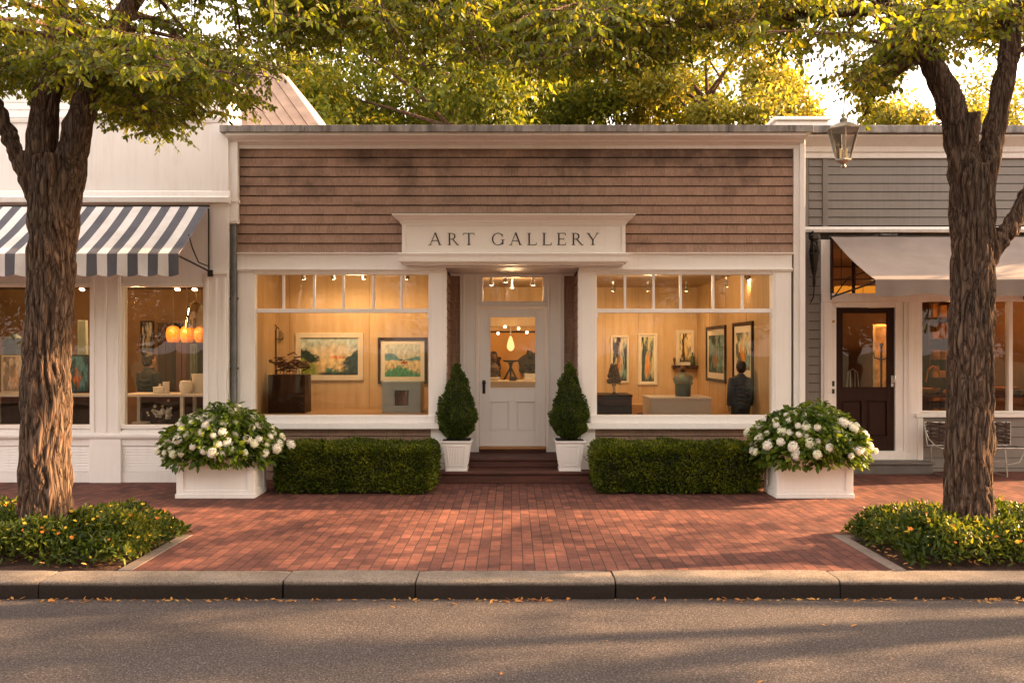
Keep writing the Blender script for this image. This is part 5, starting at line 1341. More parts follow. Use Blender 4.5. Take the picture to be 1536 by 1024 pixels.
def painting(label, o, ua, na, w_, h_, frame, fw, mat_w, mat_m, fn, group=None, depth=.035):
    """o = centre on the wall, ua = direction across, na = out of the wall"""
    o, ua, na = Vector(o), Vector(ua), Vector(na); up = Vector((0, 0, 1))
    g = thing('framed_painting', label, 'painting', tuple(o), group)
    def bx(mb, u0, u1, v0, v1, d0, d1):
        vs = [o+ua*u+up*v+na*d for d in (d0, d1) for u, v in ((u0, v0), (u1, v0), (u1, v1), (u0, v1))]
        mb.add(vs, [(0, 3, 2, 1), (4, 5, 6, 7), (0, 1, 5, 4), (1, 2, 6, 5), (2, 3, 7, 6), (3, 0, 4, 7)])
    W2, H2 = w_/2, h_/2; f = MB()
    bx(f, -W2, -W2+fw, -H2, H2, 0.001, depth); bx(f, W2-fw, W2, -H2, H2, .001, depth)
    bx(f, -W2+fw, W2-fw, -H2, -H2+fw, .001, depth); bx(f, -W2+fw, W2-fw, H2-fw, H2, .001, depth)
    f.build('frame', frame, g, bevel=.004)
    a = W2-fw; b = H2-fw
    if mat_w: k = MB(); bx(k, -a, a, -b, b, .002, .010); k.build('mount', mat_m, g)
    cw, ch = a-mat_w, b-mat_w; nx, ny = 64, 44
    if h_ > w_: nx, ny = 40, 64
    mb = MB(); vs = [o+ua*(-cw+2*cw*i/nx)+up*(-ch+2*ch*j/ny)+na*.013 for i in range(nx+1) for j in range(ny+1)]
    mb.add(vs, [(i*(ny+1)+j, (i+1)*(ny+1)+j, (i+1)*(ny+1)+j+1, i*(ny+1)+j+1) for i in range(nx) for j in range(ny)])
    c = mb.build('canvas', CANVAS, g, recalc=False)
    at = c.data.color_attributes.new('Col', 'FLOAT_COLOR', 'POINT')
    cols = []
    for i in range(nx+1):
        for j in range(ny+1): cols += [*(max(0, q_*(1+.5*fb(i/nx*14, j/ny*7, 1.0, 77))) for q_ in fn(i/nx, j/ny)), 1]
    at.data.foreach_set('color', cols)
    return g
def rect_wall(y, x0, x1, y0, y1): return ((X(x0, y)+X(x1, y))/2, y-.0005, (Z(y0, y)+Z(y1, y))/2), abs(X(x1, y)-X(x0, y)), abs(Z(y0, y)-Z(y1, y))
UX, NB = (1, 0, 0), (0, -1, 0)
o, w_, h_ = rect_wall(BY1, 444, 545, 499, 570)
painting('wide cream framed landscape with dark trees and an orange glow, hung in the display bay', o, UX, NB, w_, h_, CREAMF, .085, 0, None, land1)
o, w_, h_ = rect_wall(BY1, 567, 641, 506, 575)
painting('dark framed landscape of blue hills over a green meadow, above the grey cabinet', o, UX, NB, w_, h_, DARKWOOD, .045, .07, MATB, land2)
o, w_, h_ = rect_wall(BY2, 916, 943, 503, 574)
painting('narrow upright painting half dark brown and half teal, hung above the dark desk', o, UX, NB, w_, h_, CREAMF, .04, .0, MATB, abst(3, (.035, .02, .015), (.10, .22, .20), (.45, .17, .06), (.60, .50, .36)))
o, w_, h_ = rect_wall(BY2, 957, 986, 500, 577)
painting('narrow cream framed painting with orange flames at the bottom, beside the wall shelf', o, UX, NB, w_, h_, CREAMF, .04, .03, MATB, abst(9, (.03, .05, .04), (.22, .28, .18), (.62, .24, .06), (.52, .46, .26)))
o, w_, h_ = rect_wall(BY2, 1014, 1041, 495, 548)
painting('small pale framed picture with a bright yellow panel standing just above the dark wall shelf', o, UX, NB, w_, h_, CREAMF, .07, .0, MATB, abst(17, (.04, .03, .02), (.40, .30, .16), (.75, .50, .18), (.80, .62, .34)))
def side_pic(px0, px1, py0, py1, label, fn):
    xw = RWx; D0 = xw*F/(px1-768); D1 = xw*F/(px0-768); ya, yb = D0-12, D1-12; yc = (ya+yb)/2
    zt_, zb_ = CAMZ-(py0-525)/F*D0, CAMZ-(py1-525)/F*D0
    painting(label, (xw-.0005, yc, (zt_+zb_)/2), (0, -1, 0), (-1, 0, 0), yb-ya, zt_-zb_, DARKWOOD, .06, .11, MATB, fn)
side_pic(1061, 1090, 487, 575, 'dark framed teal abstract painting, hung nearer the corner on the side wall', abst(23, (.02, .05, .045), (.07, .20, .19), (.26, .16, .10), (.20, .34, .32)))
side_pic(1101, 1131, 481, 572, 'dark framed colourful abstract painting that the visitor stands looking at', abst(31, (.10, .12, .10), (.12, .36, .38), (.68, .26, .04), (.70, .60, .40)))

# ================================================================== GALLERY CONTENTS
DECK = .895
def driftwood():
    y = .95; x0, x1 = X(402, y), X(457, y)
    g = thing('plinth', 'tall dark brown plinth standing in the bay with the landscapes', 'plinth', ((x0+x1)/2, y, DECK))
    zt_ = Z(562, y); MB().box(x0, x1, y, y+.42, DECK, zt_).build('pedestal', DARKWOOD, g, bevel=.004)
    s = MB(); rn = random.Random(2); cx = (x0+x1)/2; cy = y+.2
    for i in range(46):
        a = rn.uniform(-.24, .20); t = rn.uniform(-.5, .5); z = zt_+.16+.05*rn.gauss(0, 1)-.3*a*a
        pts = [(cx+a, cy+.05*rn.gauss(0, 1), z), (cx+a+.09*math.cos(t), cy+.06*rn.gauss(0, 1), z+.05*math.sin(t)+.02), (cx+a+.16*math.cos(t), cy, z+.05*math.sin(t)*rn.uniform(-1, 1))]
        s.tube(pts, [.014, .012, .005], 6)
    for i in range(9):
        a = -.2+.4*i/8; s.tube([(cx+a, cy, zt_+.005), (cx+a+rn.uniform(-.02, .02), cy, zt_+.14)], .006, 5)
    s.tube([(cx-.30, cy, zt_+.20), (cx-.2, cy, zt_+.17), (cx-.15, cy, zt_+.12)], [.02, .016, .01], 7); s.blob((cx-.30, cy, zt_+.21), .03, 1, .3)
    o = s.build('driftwood_sculpture', RUST, None, smooth=50); tag(o, 'rusty brown driftwood sculpture lying on top of the tall dark plinth', 'sculpture')
driftwood()
def wall_rods():
    y = 1.3; x = LW+.06
    g = MB(); 
    for px_, py0, py1 in ((410, 486, 555), (414, 490, 540)):
        yy = LW+.06; xx = X(px_, BY1-.25); D = BY1-.25
        g.tube([(xx, D, Z(py1, D)), (xx, D, Z(py0+6, D)), (xx+.01, D, Z(py0, D)), (xx+.05, D, Z(py0+3, D))], .011, 6)
        g.tube([(xx, D, Z(py0+18, D)), (xx+.02, BY1-.001, Z(py0+18, D))], .007, 5)
    # stand
    D = BY1-.25; g.box(X(406, D), X(418, D), D-.05, D+.05, DECK, DECK+.03); g.tube([(X(410, D), D, DECK+.03), (X(410, D), D, Z(555, D))], .011, 6); g.tube([(X(414, D), D, DECK+.03), (X(414, D), D, Z(540, D))], .011, 6)
    tag(g.build('rod_sculpture', METAL_DK, None, smooth=True), 'pair of thin dark hooked rods standing in the bay corner', 'sculpture')
    m = MB(); D = BY1-.04
    for i in range(5): m.blob((X(421+(i % 2)*3, D), D, Z(497+i*3.2, D)), .022, 1, .3)
    tag(m.build('wall_ornament', METAL_LT, None, smooth=True), 'small silvery ornament on the ply wall between the rods and the cream framed landscape', 'ornament')
wall_rods()
def grey_cabinet():
    y = 1.05; x0, x1 = X(573, y), X(631, y); zt_ = Z(572, y)
    g = thing('display_cabinet', 'pale grey display cabinet with a square niche under the dark framed landscape', 'cabinet', ((x0+x1)/2, y, DECK))
    b = MB(); nx0, nx1 = X(592, y), X(613, y); nz0, nz1 = Z(608, y), Z(585, y); D = .5
    b.box(x0, nx0, y, y+D, DECK, zt_-.03); b.box(nx1, x1, y, y+D, DECK, zt_-.03); b.box(nx0, nx1, y, y+D, DECK, nz0); b.box(nx0, nx1, y, y+D, nz1, zt_-.03); b.box(nx0, nx1, y+.2, y+D, nz0, nz1)
    b.box(x0-.01, x1+.01, y-.01, y+D+.01, zt_-.0295, zt_)
    b.box(X(589, y), X(590.5, y), y-.006, y-.0005, DECK, zt_-.031); b.build('carcass', PLINTHG, g, bevel=.003)
    s = MB(); rn = random.Random(9); cx = (nx0+nx1)/2
    for i in range(16): a = cx+rn.uniform(-.08, .08); s.tube([(a, y+.1, nz0), (a+rn.uniform(-.03, .03), y+.1, nz0+.1), (a+rn.uniform(-.04, .04), y+.1, nz1-.02)], .006, 5)
    tag(s.build('wire_sculpture', M('copper_wire', (.5, .25, .15), None, 9, .4, metal=.8), None, smooth=True), 'copper wire sculpture inside the niche of the pale grey cabinet', 'sculpture')
grey_cabinet()
def right_room():
    y = 1.6; x0, x1 = X(872, y), X(948, y); zt_ = Z(592, y)
    g = thing('desk', 'black front desk in the corner of the display window nearest the door', 'desk', ((x0+x1)/2, y, FLR))
    b = MB().box(x0, x1, y, y+.7, FLR, zt_-.03); b.box(x0+.05, x1-.05, y-.008, y-.0005, FLR+.1, zt_-.1); b.build('body', M('charcoal_lacquer', (.025, .03, .035), None, 4, .35), g, bevel=.004)
    MB().box(x0-.01, x1+.01, y-.015, y+.72, zt_-.0295, zt_).build('top', DARKWOOD, g, bevel=.003)
    # vase-like sculpture on a glass foot
    y += .3; cx = X(921, y); zb_ = zt_
    g = thing('table_sculpture', 'dark twiggy cone sculpture on a clear glass foot, on the black desk', 'sculpture', (cx, y, zb_))
    MB().lathe(cx, y, [(.07, zb_+.001), (.07, zb_+.01), (.025, zb_+.03), (.022, zb_+.12), (.04, zb_+.155), (.12, zb_+.17), (.12, zb_+.18)], 16).build('foot', glassmat('clear_glass_foot', (.8, .8, .78), 4), g, smooth=True)
    s = MB(); rn = random.Random(6)
    for i in range(260):
        u = rn.random()**.8; t = rn.uniform(0, 6.28); r = .11*(1-u*.75); z = zb_+.182+u*.30
        s.tube([(cx+r*math.cos(t), y+r*math.sin(t), z), (cx+(r+.02)*math.cos(t+.4), y+(r+.02)*math.sin(t+.4), z+rn.uniform(-.02, .04))], .010, 4)
    s.lathe(cx, y, [(.10, zb_+.182), (.03, zb_+.46)], 10); s.build('twig_cone', RUST, g)
    # white plinth
    y = 1.9; x0, x1 = X(976, y), X(1067, y); zt_ = Z(596, y)
    g = thing('plinth', 'long low off-white plinth standing behind the sill of the visitor window', 'plinth', ((x0+x1)/2, y, FLR))
    b = MB().box(x0, x1, y, y+.85, FLR, zt_-.035); b.box(x0-.015, x1+.015, y-.02, y+.87, zt_-.0345, zt_); b.box(X(987, y), X(988.5, y), y-.005, y-.0005, FLR, zt_-.04)
    b.build('plinth_body', PLINTH, g, bevel=.004)
    y += .35; cx = X(1024.5, y); zb_ = zt_+.0005
    g = thing('torso_sculpture', 'turquoise and brown robed bust sculpture standing on the long off-white plinth', 'sculpture', (cx, y, zb_))
    TQ = M('verdigris_patina', (.09, .20, .17), (.16, .09, .06), 9, .55, .5, 40)
    b = MB(); b.lathe(cx, y, [(.13, zb_), (.135, zb_+.16), (.14, zb_+.22)], 14)
    b.build('base_block', M('verdigris_dark', (.04, .07, .065), (.03, .04, .04), 9, .5, .3, 40), g, smooth=30)
    b = MB(); rn = random.Random(12)
    b.lathe(cx, y, [(.14, zb_+.221), (.155, zb_+.26), (.15, zb_+.31), (.11, zb_+.36), (.06, zb_+.40), (.035, zb_+.42)], 16)
    for i in range(22): t = rn.uniform(0, 6.28); b.blob((cx+.13*math.cos(t), y+.11*math.sin(t), zb_+rn.uniform(.23, .33)), rn.uniform(.03, .05), 2, .4)
    b.build('robe', TQ, g, smooth=True)
    b = MB().blob((cx-.005, y, zb_+.47), .055, 3, .1, squash=(.9, 1, 1.15)); b.blob((cx-.005, y-.055, zb_+.465), .014, 1, 0); b.build('head', RUST, g, smooth=True)
    # platform
    y = 3.9; zt_ = Z(606, y)
    MBx = MB().box(X(948, y), RWx-.001, y, BY2-.001, FLR, zt_)
    g = MBx.build('display_platform', OAK, None, bevel=.005); tag(g, 'honey coloured low timber platform running along the far gallery wall', 'platform')
    # wall shelf with candlesticks
    y = BY2-.001; x0, x1 = X(1007, y), X(1044, y)
    g = MB().box(x0, x1, y-.18, y, Z(552, y), Z(547.5, y)).build('wall_shelf', DARKWOOD, None, bevel=.003); tag(g, 'dark wooden wall shelf under the small bright yellow picture', 'shelf')
    gl = MB(); cx = X(1010, y); zz = Z(547.5, y)+.0005; gl.lathe(cx, y-.12, [(.03, zz), (.01, zz+.02), (.018, zz+.08), (.03, zz+.12), (.008, zz+.16)], 12)
    tag(gl.build('figurine', RUST, None, smooth=True), 'small brown figurine on the free end of the dark wall shelf', 'figurine')
    gl = MB(); cx = X(1037, y); gl.lathe(cx, y-.12, [(.045, zz), (.045, zz+.15), (.02, zz+.2), (.018, zz+.26)], 12)
    tag(gl.build('bottle', M('green_bottle', (.03, .06, .03), None, 5, .2), None, smooth=True), 'dark green bottle in front of the small bright yellow picture', 'bottle')
    # mask on the wall
    cx = X(1050.5, y); b = MB().blob((cx, y-.05, Z(555, y)), .075, 3, .3, squash=(.9, .5, 2.6)); b.blob((cx-.03, y-.10, Z(550, y)), .015, 1, 0); b.blob((cx+.03, y-.10, Z(550, y)), .015, 1, 0); b.blob((cx, y-.11, Z(556, y)), .018, 1, 0, squash=(.7, 1, 2))
    tag(b.build('carved_mask', RUST, None, smooth=True), 'long carved brown mask on the wall beside the shelf and the corner', 'mask')
    # low stool
    y = 2.8; cx = X(966, y); b = thing('stool', 'small brown stool between the black desk and the off-white plinth', 'stool', (cx, y, FLR))
    q = MB().lathe(cx, y, [(.12, .70), (.13, .72), (.13, .75), (.11, .76)], 14); q.build('seat', DARKWOOD, b, smooth=30)
    for k in range(3): t = k*2.09+.5; MB().tube([(cx+.14*math.cos(t), y+.14*math.sin(t), FLR), (cx+.07*math.cos(t), y+.07*math.sin(t), .70)], .016, 7).build('leg', DARKWOOD, b, smooth=True)
right_room()
def hall():
    y = 6.2; zc_ = CAMZ-(578-525)/F*(y+12)
    g = thing('console_table', 'dark console table with white top seen through the glass of the white door', 'table', (0, y, FLR))
    MB().box(-.72, .72, y, y+.5, zc_-.05, zc_).build('top', PLINTH, g, bevel=.004)
    for x in (-.66, .60):
        for yy in (y+.03, y+.42): MB().box(x, x+.06, yy, yy+.06, FLR, zc_-.051).build('leg', DARKWOOD, g)
    s = MB(); c = y+.25
    s.lathe(-.03, c, [(.16, zc_+.001), (.15, zc_+.03), (.03, zc_+.06), (.02, zc_+.22), (.03, zc_+.42), (.06, zc_+.50), (.16, zc_+.52), (.17, zc_+.55)], 16)
    for k in (-1, 1): s.tube([(-.03, c, zc_+.40), (-.03+k*.10, c, zc_+.20), (-.03+k*.2, c, zc_+.03)], .02, 6)
    tag(s.build('iron_pedestal', METAL_DK, None, smooth=True), 'dark three legged iron stand on the console table behind the door glass', 'stand')
    for k, (px_, sx) in enumerate(((-.52, 1), (.42, 1))):
        b = MB().blob((px_, 7.2, 1.55), .22, 3, .5, squash=(1.15, .5, 1.25)); b.blob((px_+.1, 7.15, 1.35), .16, 2, .5, squash=(1, .5, 1))
        tag(b.build('hanging_coat', M('dark_coat%d' % k, (.022, .018, .02), (.05, .03, .02), 5, .8), None, smooth=True), ['dark coats hung on the hall wall, door handle side', 'dark coats hung on the hall wall, hinge side'][k], 'coat')
    b = thing('framed_painting', 'large plain ochre canvas on the hall wall behind the pendant lamp', 'painting', (0, 7.39, 1.9))
    MB().box(-.72, .66, 7.35, 7.399, 1.1, 2.28).build('canvas', M('ochre_canvas', (.55, .30, .09), (.48, .26, .08), 2, .6), b); f = MB(); f.box(-.76, -.721, 7.34, 7.399, 1.06, 2.32); f.box(.661, .70, 7.34, 7.399, 1.06, 2.32); f.box(-.72, .66, 7.34, 7.399, 2.281, 2.32); f.build('frame', DARKWOOD, b)
    g = thing('pendant_lamp', 'glowing teardrop pendant lamp seen through the white door', 'lamp', (-.03, y+.1, 2.0))
    MB().lathe(-.03, y+.1, [(.02, 1.86), (.06, 1.89), (.085, 1.95), (.07, 2.03), (.04, 2.13), (.02, 2.18)], 16).build('shade', emit('glowing_shade', (1, .55, .22), .34), g, smooth=True)
    MB().tube([(-.03, y+.1, 2.18), (-.03, y+.1, CZ)], .012, 6).build('cord', METAL_LT, g)
hall()
def hall_more():
    for k, (x, y, h, lab, m) in enumerate(((-.33, 3.3, 1.74, 'slim dark bust on a pale column behind the door glass, handle side', RUST), (.34, 3.6, 1.80, 'slim dark bust on a pale column behind the door glass, hinge side', METAL_DK))):
        g = thing('bust_column', lab, 'sculpture', (x, y, FLR)); MB().box(x-.11, x+.11, y-.11, y+.11, FLR, h-.36).build('column', PLINTH, g, bevel=.006)
        b = MB(); b.lathe(x, y, [(.07, h-.359), (.08, h-.33), (.03, h-.30), (.035, h-.26), (.11, h-.24), (.12, h-.18), (.05, h-.13), (.035, h-.10)], 14); b.blob((x, y, h-.02), .075, 2, .1, squash=(.8, 1, 1.2)); b.blob((x, y-.08, h-.03), .016, 1, 0); b.build('bust', m, g, smooth=True)
    y = 2.4; g = thing('counter', 'pale reception counter with a white top right behind the door glass', 'counter', (0, y, FLR)); zc_ = Z(571, y)
    MB().box(-.62, .62, y, y+.4, FLR, zc_-.04).build('counter_body', PLINTH, g, bevel=.004); MB().box(-.65, .65, y-.03, y+.42, zc_-.0395, zc_).build('counter_top', CREAMF, g, bevel=.004)
    rn = random.Random(4)
    for k, (x, w__, h_, lab) in enumerate(((-.32, .16, .05, 'stack of catalogues at the handle end of the reception counter'), (.02, .12, .07, 'small dark box in the middle of the reception counter'), (.28, .18, .04, 'stack of catalogues at the hinge end of the reception counter'))):
        b = MB()
        for i in range(3): a_ = rn.uniform(-.01, .01); b.box(x-w__/2+a_, x+w__/2+a_, y+.05, y+.25, zc_+.0005+i*h_/3, zc_+(i+.94)*h_/3)
        tag(b.build('catalogue_stack' if k != 1 else 'card_box', [CREAMF, DARKWOOD, MATB][k], None), lab, 'papers' if k != 1 else 'box')
    # framed mirrors at both sides of the opening
    for x, lab in ((-.95, 'cream framed tall picture on the far wall, handle side of the inner opening'), (.98, 'cream framed tall picture on the far wall, hinge side of the inner opening')):
        painting(lab, (x, BY2-.0005, 1.85), UX, NB, .36, .8, CREAMF, .04, .03, MATB, abst(int(x*40)+90, (.03, .03, .03), (.15, .22, .2), (.6, .3, .08), (.7, .6, .42)))
hall_more()
for k, (x, y, z, lab) in enumerate(((-.27, 4.2, 2.20, 'tiny added glimmer bulb hanging lowest on the handle side behind the door glass'), (-.14, 4.6, 2.34, 'tiny added glimmer bulb hanging between the low bulb and the teardrop lamp'), (.13, 4.4, 2.30, 'tiny added glimmer bulb just past the teardrop lamp, hinge side'), (.29, 4.2, 2.22, 'tiny added glimmer bulb hanging nearest the hinge side of the door glass'))):  # small bulbs added for glimmer behind the door glass
    g = thing('glimmer_bulb', lab, 'lamp', (x, y, z), 'tiny bulbs added for glimmer in the gallery hall'); b = MB(); b.blob((x, y, z), .022, 2, 0); b.build('bulb', EMW, g, smooth=True); MB().tube([(x, y, z+.02), (x, y, CZ)], .004, 5).build('cord', METAL_LT, g)
# ceiling spots
def spot_lamp(x, y, z, label, aim=(0, .4, -1), grp='ceiling spot lights in the gallery'):
    g = thing('ceiling_spot', label, 'spot light', (x, y, z), grp)
    a = Vector(aim).normalized(); p = Vector((x, y, z))
    MB().tube([p, p+Vector((0, 0, -.05)), p+Vector((0, 0, -.08))], [.03, .03, .012], 10).build('mount', METAL_LT, g, smooth=30)
    q = p+Vector((0, 0, -.12)); MB().tube([q-a*.05, q+a*.05], [.028, .045], 12).build('housing', METAL_LT, g, smooth=30)
    MB().tube([q+a*.046, q+a*.054], [.038, .040], 12).build('bulb', EMW, g)
    return q+a*.1
def lamp(name, loc, power, col=(1, .70, .41), rad=.12, spot=None, aim=None):
    l = bpy.data.lights.new(name, 'SPOT' if spot else 'POINT'); l.energy = power*.84; l.color = col; l.shadow_soft_size = rad
    o = bpy.data.objects.new(name, l); COL.objects.link(o); o.location = loc
    if spot:
        l.spot_size = R(spot); l.spot_blend = .8; o.rotation_euler = Vector(aim).to_track_quat('-Z', 'Y').to_euler()
    return o
KI = .20
for i, (px_, lab) in enumerate(((455, 'ceiling spot over the cream framed landscape'), (500, 'ceiling spot in the middle of the landscape bay'), (545, 'ceiling spot above the gap between both landscapes'), (610, 'ceiling spot over the dark framed landscape'))):
    y = 1.0; p = spot_lamp(X(px_, y), y, CZ, lab, (0, .75, -1)); lamp('spot_light', p, 26*KI, spot=110, aim=(0, .75, -1), rad=.05)
for i, (px_, y, lab) in enumerate(((920, 3.6, 'ceiling spot over the picture above the desk'), (972, 3.6, 'ceiling spot over the flame painting'), (1030, 3.6, 'ceiling spot over the yellow picture'), (1090, 2.6, 'ceiling spot nearest the side wall'))):
    aim = (0, .7, -1) if i < 3 else (1, .1, -1.1); p = spot_lamp(X(px_, y), y, CZ, lab, aim); lamp('spot_light', p, 42*KI, spot=115, aim=aim, rad=.05)
for x, y, lab in ((-.35, 2.2, 'ceiling spot in the hall, handle side of the door'), (0, 2.9, 'ceiling spot in the middle of the hall behind the door'), (.36, 2.2, 'ceiling spot in the hall, hinge side of the door'), (-.1, 1.6, 'ceiling spot just behind the transom light')):
    spot_lamp(x, y, CZ, lab, (0, .6, -1))
p = spot_lamp(X(1120, 1.2), 1.2, CZ, 'ceiling spot just inside the visitor window', (.8, .4, -1)); lamp('spot_light', p, 70*KI, spot=130, aim=(.8, .4, -1), rad=.05)
lamp('gallery_room_light', (-2.4, .8, 2.9), 26*KI, rad=.15)
lamp('gallery_room_light', (2.3, 1.8, 2.9), 60*KI, rad=.15)
lamp('gallery_hall_light', (.0, 2.6, 2.85), 55*KI, rad=.15)
lamp('gallery_hall_light', (.0, 5.6, 2.85), 70*KI, rad=.12)

# ================================================================== LEFT SHOP CONTENTS
CER = M('white_ceramic', (.72, .68, .62), None, 4, .25)
def amber_mat():
    m, t, out = nt('amber_glass'); p = t.nodes.new('ShaderNodeBsdfPrincipled'); p.inputs['Base Color'].default_value = (.60, .20, .03, 1); p.inputs['Roughness'].default_value = .2
    r = ramp(t, [(.35, (.55, .12, .008)), (.65, (1, .42, .07))]); t.links.new(tex(t, coords(t, (3, 3, 1)), 3, 3, .6), r.inputs[0])
    t.links.new(r.outputs[0], p.inputs['Emission Color']); p.inputs['Emission Strength'].default_value = .06; t.links.new(p.outputs[0], out.inputs[0]); return m
def left_shop():
    y = .75
    for k, (a, b) in enumerate(((X(180, y), L1-.15), (X(-40, y), X(160, y)))):
        zt_ = Z(591, y); g = thing('display_table', ['long display table with white ceramics in the shop window next to the gallery', 'long display table behind the shop window cut by the thick trunk'][k], 'table', ((a+b)/2, y, .06))
        MB().box(a, b, y, y+.6, zt_-.04, zt_).build('top', PLINTH, g, bevel=.004)
        MB().box(a+.02, b-.02, y+.1, y+.58, .55, .58).build('shelf', DARKWOOD, g)
        MB().box(a+.02, b-.02, y+.581, y+.6, .1, zt_-.041).build('back_panel', DARKWOOD, g)
        for xx in (a+.02, (a+b)/2, b-.07):
            for yy in (y+.02, y+.53): MB().box(xx, xx+.05, yy, yy+.05, .06, zt_-.041).build('leg', PLINTH, g)
    zt_ = Z(591, y)+.0005
    def vase(px_, prof, label, mat=CER, yy=y+.25, z=None, name='vase'):
        cx = X(px_, yy); z = zt_ if z is None else z
        o = MB().lathe(cx, yy, [(r, z+h) for r, h in prof], 18).build(name, mat, None, smooth=40); tag(o, label, name)
    vase(240, [(.09, 0), (.10, .02), (.10, .09), (.11, .10), (.02, .11), (.0201, .15)], 'squat white lidded pot on the display table below the seated shopper', name='pot')
    vase(249, [(.05, 0), (.05, .17), (.055, .18)], 'small white jar beside the squat lidded pot', name='jar')
    vase(279, [(.075, 0), (.095, .05), (.10, .12), (.085, .19), (.06, .2)], 'round white vase standing right under the orange lamps')
    vase(289, [(.06, 0), (.07, .14), (.08, .16)], 'slim white vase behind the round white vase', yy=y+.42)
    vase(300, [(.10, 0), (.12, .24), (.13, .3)], 'tall stone grey pot near the window edge next to the gallery', PLINTH, y+.4, name='pot')
    vase(212, [(.12, 0), (.14, .16), (.13, .17)], 'pale basket bowl on the lower shelf of the display table', PLINTH, y+.35, .581, 'bowl')
    # flowers on lower shelf
    cx = X(243, y+.3); g = thing('flower_vase', 'dark vase of cream flowers on the lower shelf', 'vase of flowers', (cx, y+.3, .581))
    MB().lathe(cx, y+.3, [(.08, .5815), (.11, .65), (.10, .75), (.07, .8)], 14).build('vase', DARKWOOD, g, smooth=True)
    mb = MB(); rn = random.Random(8)
    for i in range(34): mb.blob((cx+rn.gauss(0, .09), y+.3+rn.gauss(0, .05), .90+rn.gauss(0, .05)), rn.uniform(.02, .04), 1, .4)
    mb.build('flowers', PETAL, g)
    # pendant lamps (pumpkin like, glowing)
    OR = amber_mat(); yy = 2.3
    for k, (px_, lab) in enumerate(((260, 'amber globe pendant lamp farthest from the gallery'), (281, 'amber globe pendant lamp in the middle of its row of three'), (302, 'amber globe pendant lamp nearest the gallery corner'))):
        cx = X(px_, yy); cz = Z(501, yy+.02); g = thing('pendant_lamp', lab, 'lamp', (cx, yy, cz), 'amber pendant lamps in the white shop')
        m_ = MB(); vs = []; fs = []; n = 32; pr = [(.03, .14), (.075, .125), (.105, .075), (.115, .0), (.11, -.07), (.09, -.13), (.075, -.145)]
        for r_, h_ in pr:
            for q in range(n): t = 2*math.pi*q/n; rr = r_*(1+.10*abs(math.cos(t*5))); vs.append((cx+rr*math.cos(t), yy+rr*math.sin(t), cz+h_))
        for i in range(len(pr)-1):
            for q in range(n): fs.append((i*n+q, i*n+(q+1) % n, (i+1)*n+(q+1) % n, (i+1)*n+q))
        m_.add(vs, fs); m_.build('globe', OR, g, smooth=True)
        c = MB(); c.tube([(cx, yy, cz+.13), (cx, yy, 3.05)], .008, 6); c.lathe(cx, yy, [(.045, cz+.118), (.035, cz+.16), (.012, cz+.18)], 10); c.build('cord', METAL_DK, g, smooth=True)
    # glass bell
    cx = X(294, 1.6); MBb = MB().lathe(cx, 1.6, [(.16, Z(492, 1.6)), (.155, Z(470, 1.6)), (.11, Z(455, 1.6)), (.02, Z(450, 1.6))], 20)
    MBb.f = MBb.f[:-2]; MBb.tube([(cx, 1.6, Z(450, 1.6)), (cx, 1.6, 3.05)], .008, 6)
    tag(MBb.build('glass_bell_shade', glassmat('bell_glass', (.75, .7, .6), 5), None, smooth=True), 'clear glass bell shade hanging in front of the amber lamps', 'lamp')
    # back wall: doorways, pictures, shelves
    for px_, p2, py0, py1, lab, m_ in ((236, 262, 484, 590, 'dark wardrobe cabinet against the back wall of the white shop', DARKWOOD), (263, 283, 512, 590, 'tall dark red bookcase under the amber lamps', M('oxblood', (.09, .025, .015), None, 4, .5)), (284, 296, 515, 590, 'narrow green-grey locker at the back of the white shop', M('sage_paint', (.10, .12, .09), None, 4, .5))):
        yy = 3.6; g = thing('cabinet', lab, 'cabinet', (X((px_+p2)/2, yy), yy, .06)); MB().box(X(px_, yy), X(p2, yy), yy, yy+.4, .06, Z(py0, yy)).build('carcass', m_, g, bevel=.01)
        d_ = MB(); a, b = X(px_, yy), X(p2, yy); d_.box(a+.03, (a+b)/2-.005, yy-.02, yy-.0005, .12, Z(py0, yy)-.04); d_.box((a+b)/2+.005, b-.03, yy-.02, yy-.0005, .12, Z(py0, yy)-.04); d_.build('doors', m_, g, bevel=.006)
    painting('small dark portrait hung beside the arched niche in the white shop', ((X(221, 4.19)), 4.195, Z(505, 4.19)), UX, NB, .26, .62, DARKWOOD, .03, 0, None, abst(44, (.02, .02, .03), (.10, .14, .18), (.30, .2, .12), (.4, .36, .3)))
    # items in the second window
    yy = y+.35
    painting('big teal canvas with a red bird leaning on the display table behind the thick trunk', (X(115, yy), yy, zt_+.30), UX, NB, .42, .6, DARKWOOD, .02, 0, None, abst(52, (.02, .06, .07), (.04, .19, .24), (.50, .12, .03), (.10, .30, .34)))
    painting('pale pink seascape canvas standing under the dark green bag on the display table', (X(24, yy), yy, zt_+.30), UX, NB, .42, .58, CREAMF, .02, 0, None, abst(57, (.30, .2, .15), (.55, .42, .34), (.60, .35, .22), (.70, .60, .52)))
    cx = X(20, yy+.25); b = MB().blob((cx, yy+.25, zt_+.78), .16, 3, .3, squash=(1, .6, .9)); b.box(cx-.1, cx+.1, yy+.15, yy+.35, zt_, zt_+.70); tag(b.build('green_bag', M('dark_green_cloth', (.03, .05, .04), None, 5, .8), None, smooth=True), 'dark green bag standing behind the pale pink canvas', 'bag')
    cx = X(122, 1.6); b = MB().prism([(cx-.09, .06), (cx+.11, .06), (cx+.07, Z(480, 1.6)), (cx-.06, Z(480, 1.6))], 'y', 1.6, 1.68); tag(b.build('folded_screen', M('pale_green_screen', (.30, .36, .32), None, 3, .7), None, bevel=.01), 'tall pale green panel standing behind the teal canvas', 'panel')
